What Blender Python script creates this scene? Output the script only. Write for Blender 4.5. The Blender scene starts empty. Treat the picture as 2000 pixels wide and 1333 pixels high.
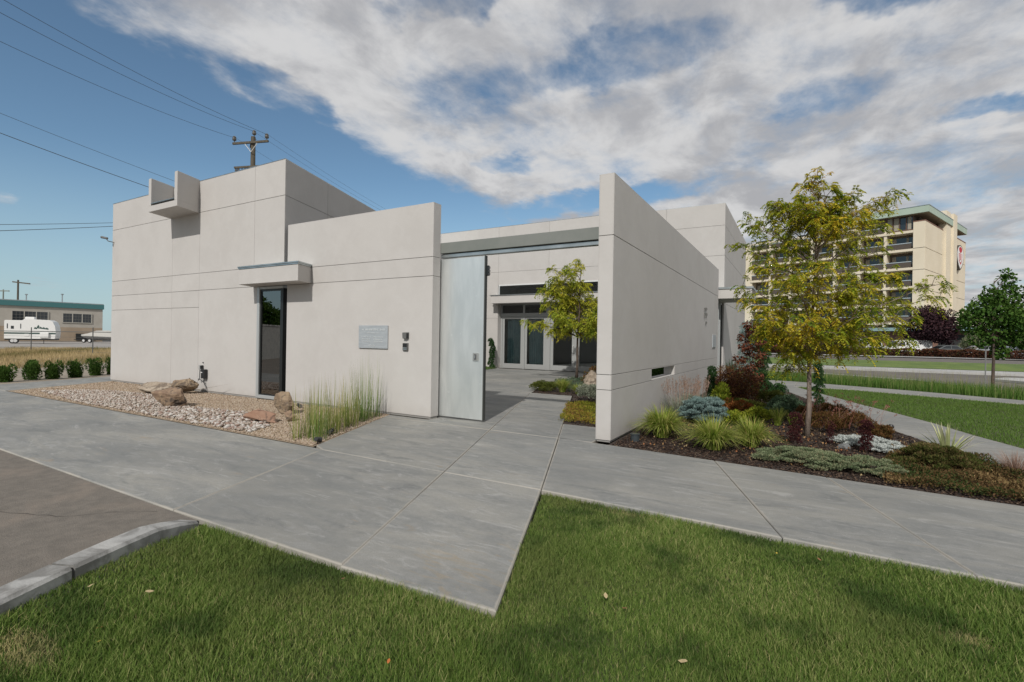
import bpy, bmesh, math, random
import numpy as np
from mathutils import Vector, Matrix
R = math.radians
rng = np.random.default_rng(7)
random.seed(7)
scene = bpy.context.scene
COL = scene.collection

# ------------------------------------------------------------------ camera
# world axes follow the building: +X along the facade to the right, +Y into the building
cam_d = bpy.data.cameras.new("camera")
cam_d.sensor_width = 36.0
cam_d.lens = 970.0 / 2000.0 * 36.0
cam_d.shift_y = -2.5 / 2000.0
cam_d.clip_start = 0.05
cam_d.clip_end = 5000
cam = bpy.data.objects.new("camera", cam_d)
COL.objects.link(cam)
cam.matrix_world = (Matrix.Translation((0, 0, 1.55)) @ Matrix.Rotation(R(30), 4, 'Z')
                    @ Matrix.Rotation(R(90), 4, 'X') @ Matrix.Rotation(0.016, 4, 'Z'))
scene.camera = cam

# ------------------------------------------------------------------ sun, sky, exposure
SUN_AZ = R(17)      # from -Y towards +X
SUN_EL = R(39)
sun_dir = Vector((math.sin(SUN_AZ) * math.cos(SUN_EL), -math.cos(SUN_AZ) * math.cos(SUN_EL), math.sin(SUN_EL)))
sd = bpy.data.lights.new("sun", 'SUN')
sd.energy = 3.1
sd.angle = R(0.6)
sd.color = (1.0, 0.955, 0.895)
so = bpy.data.objects.new("sun", sd)
so.rotation_euler = sun_dir.to_track_quat('Z', 'Y').to_euler()
COL.objects.link(so)

scene.view_settings.view_transform = 'Standard'
scene.view_settings.look = 'None'
scene.view_settings.exposure = 0.01
scene.view_settings.gamma = 1.0
scene.view_settings.use_curve_mapping = False


class NT:
    """small helper for node trees"""
    def __init__(self, tree):
        self.t = tree
        self.n = tree.nodes
        self.l = tree.links

    def new(self, typ, **kw):
        n = self.n.new(typ)
        for k, v in kw.items():
            setattr(n, k, v)
        return n

    def link(self, a, b):
        self.l.new(a, b)

    def val(self, sock, v):
        if isinstance(v, bpy.types.NodeSocket):
            self.link(v, sock)
        else:
            sock.default_value = v

    def math(self, op, a, b=0.0, c=0.0, clamp=False):
        n = self.new('ShaderNodeMath', operation=op)
        n.use_clamp = clamp
        self.val(n.inputs[0], a)
        self.val(n.inputs[1], b)
        self.val(n.inputs[2], c)
        return n.outputs[0]

    def ss(self, x, lo, hi):
        n = self.new('ShaderNodeMapRange', interpolation_type='SMOOTHSTEP')
        self.val(n.inputs[0], x)
        n.inputs[1].default_value = lo
        n.inputs[2].default_value = hi
        return n.outputs[0]

    def mixc(self, f, a, b, mode='MIX'):
        n = self.new('ShaderNodeMix', data_type='RGBA', blend_type=mode)
        self.val(n.inputs[0], f)
        for i, v in ((6, a), (7, b)):
            if isinstance(v, bpy.types.NodeSocket):
                self.link(v, n.inputs[i])
            else:
                n.inputs[i].default_value = (*v[:3], 1)
        return n.outputs[2]

    def noise(self, vec, scale=5, detail=4, rough=0.5, dist=0.0, out=0):
        n = self.new('ShaderNodeTexNoise')
        if vec is not None:
            self.link(vec, n.inputs['Vector'])
        n.inputs['Scale'].default_value = scale
        n.inputs['Detail'].default_value = detail
        n.inputs['Roughness'].default_value = rough
        n.inputs['Distortion'].default_value = dist
        return n.outputs[out]


world = bpy.data.worlds.new("World")
scene.world = world
world.use_nodes = True
w = NT(world.node_tree)
w.n.clear()
wout = w.new('ShaderNodeOutputWorld')
sky = w.new('ShaderNodeTexSky', sky_type='NISHITA')
sky.sun_disc = False
sky.sun_elevation = SUN_EL
sky.sun_rotation = math.pi - SUN_AZ
sky.altitude = 800
sky.air_density = 1.0
sky.dust_density = 0.6
sky.ozone_density = 1.6
bg_sky = w.new('ShaderNodeBackground')
bg_sky.inputs[1].default_value = 0.105
tc = w.new('ShaderNodeTexCoord')
sep = w.new('ShaderNodeSeparateXYZ')
w.link(tc.outputs['Generated'], sep.inputs[0])
# pale bluish haze low over the horizon all the way round
lowsky = w.math('MULTIPLY', w.math('SUBTRACT', 1.0, w.ss(sep.outputs[2], -0.02, 0.30)), 0.80)
w.link(w.mixc(1.0, w.mixc(lowsky, sky.outputs[0], (4.0, 4.75, 5.6)), (0.885, 1.0, 0.965), 'MULTIPLY'), bg_sky.inputs[0])
zz = w.math('ADD', w.math('MAXIMUM', sep.outputs[2], 0.0), 0.10)
cu = w.math('DIVIDE', sep.outputs[0], zz)
cv = w.math('DIVIDE', sep.outputs[1], zz)
# cloud-sheet coordinates: the streets of cloud run along +Y, the open sky lies beyond u = -1.6
cmb = w.new('ShaderNodeCombineXYZ')
w.link(w.math('MULTIPLY', cu, 1.15), cmb.inputs[0])
w.link(w.math('MULTIPLY', cv, 0.85), cmb.inputs[1])
cmb.inputs[2].default_value = 3.7
n1 = w.noise(cmb.outputs[0], 1.5, 8, 0.55, 0.15)
n2 = w.noise(cmb.outputs[0], 4.2, 8, 0.62, 0.2)
nn = w.math('ADD', w.math('MULTIPLY', n1, 0.52), w.math('MULTIPLY', n2, 0.48))
wob = w.noise(cmb.outputs[0], 2.6, 5, 0.6, 0.0, out=1)
wsep = w.new('ShaderNodeSeparateXYZ')
w.link(wob, wsep.inputs[0])
cuw = w.math('ADD', cu, w.math('MULTIPLY', w.math('SUBTRACT', wsep.outputs[0], 0.5), 0.55))
cvw = w.math('ADD', cv, w.math('MULTIPLY', w.math('SUBTRACT', wsep.outputs[1], 0.5), 0.55))


def blob(u0, v0, ru, rv, amp):
    a = w.math('DIVIDE', w.math('SUBTRACT', cuw, u0), ru)
    b = w.math('DIVIDE', w.math('SUBTRACT', cvw, v0), rv)
    d = w.math('ADD', w.math('MULTIPLY', a, a), w.math('MULTIPLY', b, b))
    return w.math('MULTIPLY', w.math('SUBTRACT', 1.0, w.ss(d, 0.0, 1.0)), amp)


cov = w.math('MULTIPLY', w.ss(cuw, -1.95, -1.30), 0.655)
cov = w.math('SUBTRACT', cov, 0.44)
for h in [(-1.02, 1.33, 0.32, 0.24, -0.12), (-0.48, 1.42, 0.42, 0.14, -0.125), (0.03, 1.90, 0.20, 0.16, -0.12),
          (0.55, 2.12, 0.24, 0.12, -0.18), (-1.1, 1.86, 0.2, 0.14, -0.16), (-0.95, 2.45, 0.75, 0.22, -0.26),
          (-0.75, 0.98, 0.26, 0.10, -0.20), (-1.45, 1.12, 0.10, 0.3, -0.14), (0.2, 1.45, 0.2, 0.12, -0.2),
          (-3.3, 0.82, 0.5, 0.2, 0.42), (-5.5, 1.7, 0.9, 0.45, 0.40)]:
    cov = w.math('ADD', cov, blob(*h))
dens = w.math('ADD', nn, cov)
mask = w.ss(dens, 0.46, 0.76)
# thin out towards the horizon haze
shade = w.noise(cmb.outputs[0], 2.6, 8, 0.6, 0.3)
ccol = w.mixc(w.ss(shade, 0.36, 0.62), (0.41, 0.415, 0.435), (0.64, 0.64, 0.645))
bg_cl = w.new('ShaderNodeBackground')
w.link(ccol, bg_cl.inputs[0])
bg_cl.inputs[1].default_value = 1.0
mx = w.new('ShaderNodeMixShader')
w.link(mask, mx.inputs[0])
w.link(bg_sky.outputs[0], mx.inputs[1])
w.link(bg_cl.outputs[0], mx.inputs[2])
w.link(mx.outputs[0], wout.inputs[0])

# ------------------------------------------------------------------ helpers
def unlink_new(name, me):
    o = bpy.data.objects.new(name, me)
    COL.objects.link(o)
    return o


def tag(o, label=None, cat=None, group=None, kind=None):
    if label: o['label'] = label
    if cat: o['category'] = cat
    if group: o['group'] = group
    if kind: o['kind'] = kind
    return o


def thing(name, label, cat, loc=(0, 0, 0), rz=0.0, group=None):
    o = bpy.data.objects.new(name, None)
    COL.objects.link(o)
    o.empty_display_size = 0.1
    o.location = loc
    o.rotation_euler = (0, 0, rz)
    return tag(o, label, cat, group)


class MB:
    """collects pieces and builds them as one mesh object"""
    def __init__(self):
        self.v = []
        self.f = []

    def add(self, vs, fs):
        o = len(self.v)
        self.v += [tuple(v) for v in vs]
        self.f += [tuple(i + o for i in f) for f in fs]
        return self

    def box(self, x0, x1, y0, y1, z0, z1):
        vs = [(x0, y0, z0), (x1, y0, z0), (x1, y1, z0), (x0, y1, z0), (x0, y0, z1), (x1, y0, z1), (x1, y1, z1), (x0, y1, z1)]
        return self.add(vs, [(0, 3, 2, 1), (4, 5, 6, 7), (0, 1, 5, 4), (1, 2, 6, 5), (2, 3, 7, 6), (3, 0, 4, 7)])

    def obox(self, o, u, v, n, a0, a1, b0, b1, c0, c1):
        """box in a frame: origin o, axes u, v, n"""
        o = Vector(o); u = Vector(u); v = Vector(v); n = Vector(n)
        P = lambda a, b, c: o + u * a + v * b + n * c
        vs = [P(a0, b0, c0), P(a1, b0, c0), P(a1, b1, c0), P(a0, b1, c0), P(a0, b0, c1), P(a1, b0, c1), P(a1, b1, c1), P(a0, b1, c1)]
        fs = [(0, 3, 2, 1), (4, 5, 6, 7), (0, 1, 5, 4), (1, 2, 6, 5), (2, 3, 7, 6), (3, 0, 4, 7)]
        if u.cross(v).dot(n) < 0:
            fs = [tuple(reversed(f)) for f in fs]
        return self.add(vs, fs)

    def prism(self, poly, z0, z1):
        n = len(poly)
        A = sum(poly[i][0] * poly[(i + 1) % n][1] - poly[(i + 1) % n][0] * poly[i][1] for i in range(n))
        if A < 0:
            poly = poly[::-1]
        vs = [(x, y, z0) for x, y in poly] + [(x, y, z1) for x, y in poly]
        fs = [tuple(range(n - 1, -1, -1)), tuple(range(n, 2 * n))]
        fs += [(i, (i + 1) % n, n + (i + 1) % n, n + i) for i in range(n)]
        return self.add(vs, fs)

    def tube(self, pts, rad, n=8, cap=True):
        pts = [Vector(p) for p in pts]
        if not hasattr(rad, '__len__'):
            rad = [rad] * len(pts)
        rings = []
        up = Vector((0, 0, 1))
        prev = None
        for i, p in enumerate(pts):
            d = (pts[min(i + 1, len(pts) - 1)] - pts[max(i - 1, 0)]).normalized()
            if prev is None:
                a = d.cross(up)
                if a.length < 1e-3:
                    a = d.cross(Vector((1, 0, 0)))
            else:
                a = prev - d * prev.dot(d)
            a.normalize()
            prev = a
            b = d.cross(a)
            rings.append([p + (a * math.cos(t) + b * math.sin(t)) * rad[i] for t in [2 * math.pi * k / n for k in range(n)]])
        vs = [q for r in rings for q in r]
        fs = []
        for i in range(len(pts) - 1):
            for k in range(n):
                k2 = (k + 1) % n
                fs.append((i * n + k, i * n + k2, (i + 1) * n + k2, (i + 1) * n + k))
        if cap:
            fs.append(tuple(range(n - 1, -1, -1)))
            fs.append(tuple((len(pts) - 1) * n + k for k in range(n)))
        return self.add(vs, fs)

    def lathe(self, c, prof, n=16, cap=True):
        vs = []
        for r, z in prof:
            vs += [(c[0] + r * math.cos(2 * math.pi * k / n), c[1] + r * math.sin(2 * math.pi * k / n), c[2] + z) for k in range(n)]
        fs = []
        for i in range(len(prof) - 1):
            for k in range(n):
                k2 = (k + 1) % n
                fs.append((i * n + k, i * n + k2, (i + 1) * n + k2, (i + 1) * n + k))
        if cap:
            fs.append(tuple(range(n - 1, -1, -1)))
            fs.append(tuple((len(prof) - 1) * n + k for k in range(n)))
        return self.add(vs, fs)

    def build(self, name, m, parent=None, smooth=False, bevel=0.0):
        me = bpy.data.meshes.new(name)
        me.from_pydata([tuple(v) for v in self.v], [], self.f)
        me.materials.append(m)
        if smooth:
            me.polygons.foreach_set('use_smooth', [True] * len(me.polygons))
        me.update()
        if bevel:
            bm = bmesh.new()
            bm.from_mesh(me)
            bmesh.ops.bevel(bm, geom=[e for e in bm.edges if e.calc_face_angle(0) > 0.5], offset=bevel, segments=1, profile=0.5, affect='EDGES')
            bm.to_mesh(me)
            bm.free()
        o = unlink_new(name, me)
        if parent is not None:
            o.parent = parent
        return o


def npmesh(name, V, F, m, parent=None, rnd=None, smooth=False):
    """V (n,3), F (k,3|4) arrays; rnd: one value per vertex"""
    V = np.asarray(V, np.float32); F = np.asarray(F, np.int32)
    me = bpy.data.meshes.new(name)
    me.vertices.add(len(V))
    me.vertices.foreach_set('co', V.ravel())
    k = F.shape[1]
    me.loops.add(F.size)
    me.loops.foreach_set('vertex_index', F.ravel())
    me.polygons.add(len(F))
    me.polygons.foreach_set('loop_start', np.arange(0, F.size, k, dtype=np.int32))
    me.polygons.foreach_set('loop_total', np.full(len(F), k, np.int32))
    if smooth:
        me.polygons.foreach_set('use_smooth', np.ones(len(F), bool))
    if rnd is not None:
        at = me.attributes.new('rnd', 'FLOAT', 'POINT')
        at.data.foreach_set('value', np.asarray(rnd, np.float32))
    me.materials.append(m)
    me.update(calc_edges=True)
    o = unlink_new(name, me)
    if parent is not None:
        o.parent = parent
    return o


def link_copy(src, name, parent, loc=None):
    o = src.copy()
    o.name = name
    COL.objects.link(o)
    o.parent = parent
    if loc is not None: o.location = loc
    return o


def copy_tree(o, parent=None):
    c = o.copy()
    COL.objects.link(c)
    c.parent = parent
    c.matrix_parent_inverse = o.matrix_parent_inverse.copy()
    for ch in list(o.children):
        copy_tree(ch, c)
    return c


# ------------------------------------------------------------------ materials
def M(name, col, col2=None, rough=0.8, scale=4.0, detail=5, metal=0.0, bump=0.0, bscale=60.0, spec=0.5, nr=0.55,
      stretch=None, lo=0.35, hi=0.65, objrnd=0.0, grime=None, world=False):
    m = bpy.data.materials.new(name)
    m.use_nodes = True
    t = NT(m.node_tree)
    bs = t.n['Principled BSDF']
    tc = t.new('ShaderNodeTexCoord')
    if world:
        g = t.new('ShaderNodeNewGeometry')
        vec = g.outputs['Position']
    else:
        vec = tc.outputs['Object']
    if stretch:
        mp = t.new('ShaderNodeMapping')
        mp.inputs['Scale'].default_value = stretch
        t.link(vec, mp.inputs[0])
        v2 = mp.outputs[0]
    else:
        v2 = vec
    if col2 is not None:
        c = t.mixc(t.ss(t.noise(v2, scale, detail, nr, 0.3), lo, hi), col, col2)
    else:
        r = t.new('ShaderNodeRGB'); r.outputs[0].default_value = (*col, 1); c = r.outputs[0]
    if grime:
        gcol, gs, glo, ghi, amt = grime
        f = t.math('MULTIPLY', t.ss(t.noise(vec, gs, 6, 0.6, 0.6), glo, ghi), amt)
        c = t.mixc(f, c, gcol)
    if objrnd:
        oi = t.new('ShaderNodeObjectInfo')
        k = t.math('ADD', t.math('MULTIPLY', oi.outputs['Random'], objrnd), 1 - objrnd / 2)
        cc = t.new('ShaderNodeCombineXYZ')
        for i in range(3): t.link(k, cc.inputs[i])
        c = t.mixc(1.0, c, cc.outputs[0], 'MULTIPLY')
    t.link(c, bs.inputs['Base Color'])
    bs.inputs['Roughness'].default_value = rough
    bs.inputs['Metallic'].default_value = metal
    bs.inputs['Specular IOR Level'].default_value = spec
    if bump:
        b = t.new('ShaderNodeBump')
        b.inputs['Strength'].default_value = bump
        b.inputs['Distance'].default_value = 0.01
        t.link(t.noise(vec, bscale, 4, 0.6), b.inputs['Height'])
        t.link(b.outputs[0], bs.inputs['Normal'])
    return m


def LEAF(name, cols, rough=0.6, trans=0.35, patch=None, spec=0.10, gain=1.3):
    """foliage: the colour follows each leaf's own random value; patch = (colour, scale, lo, hi)"""
    m = bpy.data.materials.new(name)
    m.use_nodes = True
    t = NT(m.node_tree)
    cols = [tuple(min(x * gain, .85) for x in c_) for c_ in cols]
    bs = t.n['Principled BSDF']
    at = t.new('ShaderNodeAttribute', attribute_name='rnd')
    rp = t.new('ShaderNodeValToRGB')
    e = rp.color_ramp.elements
    while len(e) > 1: e.remove(e[-1])
    e[0].position = 0; e[0].color = (*cols[0], 1)
    for i, c in enumerate(cols[1:], 1):
        x = e.new(i / (len(cols) - 1)); x.color = (*c, 1)
    t.link(at.outputs['Fac'], rp.inputs[0])
    c = rp.outputs[0]
    if patch:
        g = t.new('ShaderNodeNewGeometry')
        for pc, ps, lo, hi, am in patch:
            c = t.mixc(t.math('MULTIPLY', t.ss(t.noise(g.outputs['Position'], ps, 4, 0.55), lo, hi), am), c, pc)
    t.link(c, bs.inputs['Base Color'])
    bs.inputs['Roughness'].default_value = rough
    bs.inputs['Specular IOR Level'].default_value = spec
    if trans:
        tr = t.new('ShaderNodeBsdfTranslucent')
        t.link(t.mixc(0.25, c, (1.0, 0.95, 0.3)) if False else c, tr.inputs[0])
        mx = t.new('ShaderNodeMixShader')
        mx.inputs[0].default_value = trans
        t.link(bs.outputs[0], mx.inputs[1]); t.link(tr.outputs[0], mx.inputs[2])
        t.link(mx.outputs[0], t.n['Material Output'].inputs[0])
    return m


def GLASS(name, tint, ior=1.5, rough=0.0, gloss=1.0, base=0.0):
    m = bpy.data.materials.new(name)
    m.use_nodes = True
    t = NT(m.node_tree)
    t.n.remove(t.n['Principled BSDF'])
    tr = t.new('ShaderNodeBsdfTransparent'); tr.inputs[0].default_value = (*tint, 1)
    gl = t.new('ShaderNodeBsdfGlossy'); gl.inputs['Roughness'].default_value = rough
    gl.inputs[0].default_value = (gloss, gloss, gloss, 1)
    fr0 = t.new('ShaderNodeFresnel'); fr0.inputs[0].default_value = ior
    frv = t.math('ADD', t.math('MULTIPLY', fr0.outputs[0], 1 - base), base)
    mx = t.new('ShaderNodeMixShader')
    t.link(frv, mx.inputs[0]); t.link(tr.outputs[0], mx.inputs[1]); t.link(gl.outputs[0], mx.inputs[2])
    t.link(mx.outputs[0], t.n['Material Output'].inputs[0])
    return m


# plaster: warm grey with cloudy trowel marks and very faint vertical rain streaks
def plaster_mat(name, base, dark, light):
    m = bpy.data.materials.new(name)
    m.use_nodes = True
    t = NT(m.node_tree)
    bs = t.n['Principled BSDF']
    g = t.new('ShaderNodeNewGeometry')
    P = g.outputs['Position']
    c = t.mixc(t.ss(t.noise(P, 1.1, 6, 0.6, 0.5), 0.36, 0.66), base, dark)
    c = t.mixc(t.math('MULTIPLY', t.ss(t.noise(P, 3.4, 7, 0.65, 0.8), 0.45, 0.75), 0.55), c, light)
    mp = t.new('ShaderNodeMapping'); mp.inputs['Scale'].default_value = (7, 7, 0.35)
    t.link(P, mp.inputs[0])
    c = t.mixc(t.math('MULTIPLY', t.ss(t.noise(mp.outputs[0], 1.3, 5, 0.6), 0.5, 0.8), 0.22), c, dark)
    # a little soil splash low on the wall
    sp = t.new('ShaderNodeSeparateXYZ'); t.link(P, sp.inputs[0])
    low = t.math('SUBTRACT', 1.0, t.ss(sp.outputs[2], 0.0, 0.35))
    c = t.mixc(t.math('MULTIPLY', t.math('MULTIPLY', low, t.noise(P, 9, 4, 0.6)), 0.28), c, (0.30, 0.25, 0.20))
    oi = t.new('ShaderNodeObjectInfo')
    k = t.math('ADD', t.math('MULTIPLY', oi.outputs['Random'], 0.035), 0.982)
    cc = t.new('ShaderNodeCombineXYZ')
    for i in range(3): t.link(k, cc.inputs[i])
    c = t.mixc(1.0, c, cc.outputs[0], 'MULTIPLY')
    t.link(c, bs.inputs['Base Color'])
    bs.inputs['Roughness'].default_value = 0.85
    bs.inputs['Specular IOR Level'].default_value = 0.3
    b = t.new('ShaderNodeBump'); b.inputs['Strength'].default_value = 0.35; b.inputs['Distance'].default_value = 0.012
    h = t.math('ADD', t.math('MULTIPLY', t.noise(P, 7, 5, 0.6), 0.7), t.math('MULTIPLY', t.noise(P, 90, 3, 0.6), 0.16))
    t.link(h, b.inputs['Height'])
    t.link(b.outputs[0], bs.inputs['Normal'])
    return m


PLASTER = plaster_mat('plaster', (0.500, 0.482, 0.462), (0.474, 0.456, 0.436), (0.522, 0.506, 0.488))
JOINT = M('joint_shadow_gap', (0.27, 0.26, 0.245), rough=0.9)


def concrete_mat():
    m = bpy.data.materials.new('concrete')
    m.use_nodes = True
    t = NT(m.node_tree)
    bs = t.n['Principled BSDF']
    g = t.new('ShaderNodeNewGeometry'); P = g.outputs['Position']
    mp = t.new('ShaderNodeMapping'); mp.inputs['Rotation'].default_value = (0, 0, R(28)); mp.inputs['Scale'].default_value = (0.55, 1.8, 1)
    t.link(P, mp.inputs[0])
    c = t.mixc(t.ss(t.noise(mp.outputs[0], 1.2, 7, 0.62, 0.9), 0.34, 0.66), (0.205, 0.210, 0.203), (0.292, 0.285, 0.258))
    c = t.mixc(t.math('MULTIPLY', t.ss(t.noise(mp.outputs[0], 4.5, 6, 0.65, 1.3), 0.5, 0.74), 0.75), c, (0.37, 0.368, 0.355))
    c = t.mixc(t.math('MULTIPLY', t.ss(t.noise(mp.outputs[0], 2.1, 5, 0.6, 0.7), 0.54, 0.70), 0.8), c, (0.148, 0.155, 0.153))
    c = t.mixc(t.math('MULTIPLY', t.ss(t.noise(P, 14, 8, 0.72), 0.40, 0.66), 0.30), c, (0.34, 0.335, 0.32))
    cd = t.new('ShaderNodeVectorMath', operation='DISTANCE'); t.link(P, cd.inputs[0]); cd.inputs[1].default_value = (-1.75, 2.75, 0)
    nearc = t.math('SUBTRACT', 1.0, t.ss(cd.outputs['Value'], 0.2, 0.95))
    c = t.mixc(t.math('MULTIPLY', t.math('MULTIPLY', nearc, t.ss(t.noise(mp.outputs[0], 5.0, 6, 0.6, 1.5), 0.50, 0.66)), 0.45), c, (0.33, 0.25, 0.14))
    c = t.mixc(t.math('MULTIPLY', t.ss(t.noise(P, 0.45, 4, 0.55, 0.4), 0.42, 0.62), 0.45), c, (0.165, 0.172, 0.170))
    c = t.mixc(t.math('MULTIPLY', t.ss(t.noise(mp.outputs[0], 0.7, 7, 0.7, 1.2), 0.54, 0.70), 0.45), c, (0.36, 0.355, 0.34))
    # irrigation rust
    c = t.mixc(t.math('MULTIPLY', t.ss(t.noise(mp.outputs[0], 2.7, 6, 0.6, 1.1), 0.62, 0.76), 0.35), c, (0.33, 0.235, 0.13))
    # small white mineral specks
    vo = t.new('ShaderNodeTexVoronoi'); vo.inputs['Scale'].default_value = 34
    t.link(P, vo.inputs['Vector'])
    spk = t.math('MULTIPLY', t.math('SUBTRACT', 1.0, t.ss(vo.outputs['Distance'], 0.05, 0.17)), t.ss(t.noise(P, 1.7, 4, 0.6), 0.5, 0.62))
    c = t.mixc(t.math('MULTIPLY', spk, 0.75), c, (0.50, 0.50, 0.49))
    c = t.mixc(t.math('MULTIPLY', t.ss(t.noise(P, 110, 3, 0.7), 0.42, 0.68), 0.35), c, (0.13, 0.13, 0.125))
    c = t.mixc(t.math('MULTIPLY', t.ss(t.noise(mp.outputs[0], 1.6, 9, 0.8, 2.2), 0.56, 0.66), 0.5), c, (0.40, 0.395, 0.38))
    at = t.new('ShaderNodeAttribute', attribute_name='rnd')
    e = t.math('MULTIPLY', t.ss(t.math('ADD', at.outputs['Fac'], t.math('MULTIPLY', t.math('SUBTRACT', t.noise(P, 8, 5, 0.6), 0.5), 0.8)), 0.62, 1.0), t.math('MULTIPLY', t.ss(t.noise(P, 0.9, 3, 0.5), 0.30, 0.58), 0.8))
    c = t.mixc(e, c, (0.37, 0.345, 0.30))
    oi = t.new('ShaderNodeObjectInfo')
    k = t.math('ADD', t.math('MULTIPLY', oi.outputs['Random'], 0.12), 0.94)
    cc = t.new('ShaderNodeCombineXYZ')
    for i in range(3): t.link(k, cc.inputs[i])
    c = t.mixc(1.0, c, cc.outputs[0], 'MULTIPLY')
    t.link(c, bs.inputs['Base Color'])
    bs.inputs['Roughness'].default_value = 0.75
    bs.inputs['Specular IOR Level'].default_value = 0.35
    b = t.new('ShaderNodeBump'); b.inputs['Strength'].default_value = 0.3; b.inputs['Distance'].default_value = 0.006
    t.link(t.noise(P, 45, 5, 0.65), b.inputs['Height']); t.link(b.outputs[0], bs.inputs['Normal'])
    return m


CONCRETE = concrete_mat()
GALV = M('galvanised_steel', (0.36, 0.40, 0.41), (0.50, 0.54, 0.55), rough=0.38, metal=0.85, scale=3.0, lo=0.3, hi=0.7, bump=0.03, bscale=20)
GATE = M('galvanised_gate_sheet', (0.68, 0.71, 0.705), (0.80, 0.825, 0.815), rough=0.42, metal=0.75, scale=2.0, lo=0.3, hi=0.7, stretch=(2.2, 1, .5),
         grime=((0.88, 0.90, 0.90), 9.0, 0.64, 0.70, 0.5), bump=0.06, bscale=2.5)
ALU = M('silver_window_frame', (0.46, 0.48, 0.48), rough=0.45, metal=0.35)
PALE_ALU = M('pale_door_frame', (0.37, 0.38, 0.375), rough=0.5, metal=0.2)
DKFRAME = M('black_frame', (0.012, 0.014, 0.014), rough=0.4)
STEELG = M('green_grey_steel_beam', (0.165, 0.18, 0.165), (0.19, 0.20, 0.185), rough=0.6, scale=2)
BLACK = M('black_plastic', (0.015, 0.015, 0.016), rough=0.45)
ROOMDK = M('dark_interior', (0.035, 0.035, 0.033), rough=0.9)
PANE = GLASS('window_glass', (0.35, 0.40, 0.38), ior=1.6, base=0.20, gloss=0.85)
DOORPANE = GLASS('door_glass', (0.80, 0.86, 0.86), ior=1.5, base=0.03)


# panels standing proud of a wall core, with recessed joints between them
PT = 0.014     # panel thickness


def panel_face(parent, o, u, v, n, rects, gap=0.009, mat=None):
    for (a0, a1, b0, b1, *ex) in rects:
        mb = MB()
        g = gap / 2
        l, r_, bt, tp = ex if ex else (1, 1, 1, 1)    # 1: joint on that side
        mb.obox(o, u, v, n, a0 + g * l, a1 - g * r_, b0 + g * bt, b1 - g * tp, 0.0, PT)
        mb.build('panel', mat or PLASTER, parent, bevel=0.003)


def grid_rects(us, vs, ext=(0, 0)):
    out = []
    nu, nv = len(us) - 1, len(vs) - 1
    for i in range(nu):
        for j in range(nv):
            a0 = us[i] - (ext[0] if i == 0 else 0)
            a1 = us[i + 1] + (ext[1] if i == nu - 1 else 0)
            out.append((a0, a1, vs[j], vs[j + 1], int(i > 0), int(i < nu - 1), int(j > 0), int(j < nv - 1)))
    return out

# ------------------------------------------------------------------ the ground
def ramp(x, y):
    s = lambda t: np.clip(t, 0, 1) ** 2 * (3 - 2 * np.clip(t, 0, 1))
    return 0.30 * s((y - 44.0) / 6.0) * s((x + 40.0) / 20.0)


def terrain():
    xs = np.concatenate([np.linspace(-2500, -120, 10), np.linspace(-100, -40, 8), np.linspace(-36, 60, 40), np.linspace(80, 2500, 10)])
    ys = np.concatenate([np.linspace(-2500, -40, 8), np.linspace(-20, 40, 10), np.linspace(42, 54, 18), np.linspace(60, 160, 10), np.linspace(300, 2500, 8)])
    X, Y = np.meshgrid(xs, ys)
    V = np.stack([X, Y, -0.16 + ramp(X, Y)], -1).reshape(-1, 3)
    nx, ny = len(xs), len(ys)
    i = np.arange(nx - 1)[None] + nx * np.arange(ny - 1)[:, None]
    F = np.stack([i, i + 1, i + nx + 1, i + nx], -1).reshape(-1, 4)
    return V, F


DIRT = M('dry_ground', (0.20, 0.165, 0.125), (0.27, 0.225, 0.17), rough=0.95, scale=0.35, world=True, grime=((0.17, 0.16, 0.09), 0.6, 0.5, 0.62, 0.6))
V, F = terrain()
tag(npmesh('ground', V, F, DIRT), kind='structure')


def sheet(name, poly, z, m, kind='structure', thick=None, follow=False, parent=None):
    """a flat sheet; with follow=True it is draped over the ramp"""
    if follow:
        xs = [p[0] for p in poly]; ys = [p[1] for p in poly]
        nx, ny = 24, 16
        (xa, ya), (xb, yb), (xc, yc), (xd, yd) = poly     # quad, ordered round
        vs = []
        for j in range(ny + 1):
            for i in range(nx + 1):
                s, t = i / nx, j / ny
                x = (xa * (1 - s) + xb * s) * (1 - t) + (xd * (1 - s) + xc * s) * t
                y = (ya * (1 - s) + yb * s) * (1 - t) + (yd * (1 - s) + yc * s) * t
                vs.append((x, y, z + float(ramp(np.float64(x), np.float64(y)))))
        fs = [(j * (nx + 1) + i, j * (nx + 1) + i + 1, (j + 1) * (nx + 1) + i + 1, (j + 1) * (nx + 1) + i) for j in range(ny) for i in range(nx)]
        mb = MB().add(vs, fs)
        o = mb.build(name, m, parent, smooth=True)
    else:
        mb = MB()
        n = len(poly)
        A = sum(poly[i][0] * poly[(i + 1) % n][1] - poly[(i + 1) % n][0] * poly[i][1] for i in range(n))
        if A < 0: poly = poly[::-1]
        if thick:
            mb.prism(poly, z - thick, z)
        else:
            mb.add([(x, y, z) for x, y in poly], [tuple(range(n))])
        o = mb.build(name, m, parent)
    return tag(o, kind=kind)


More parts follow.
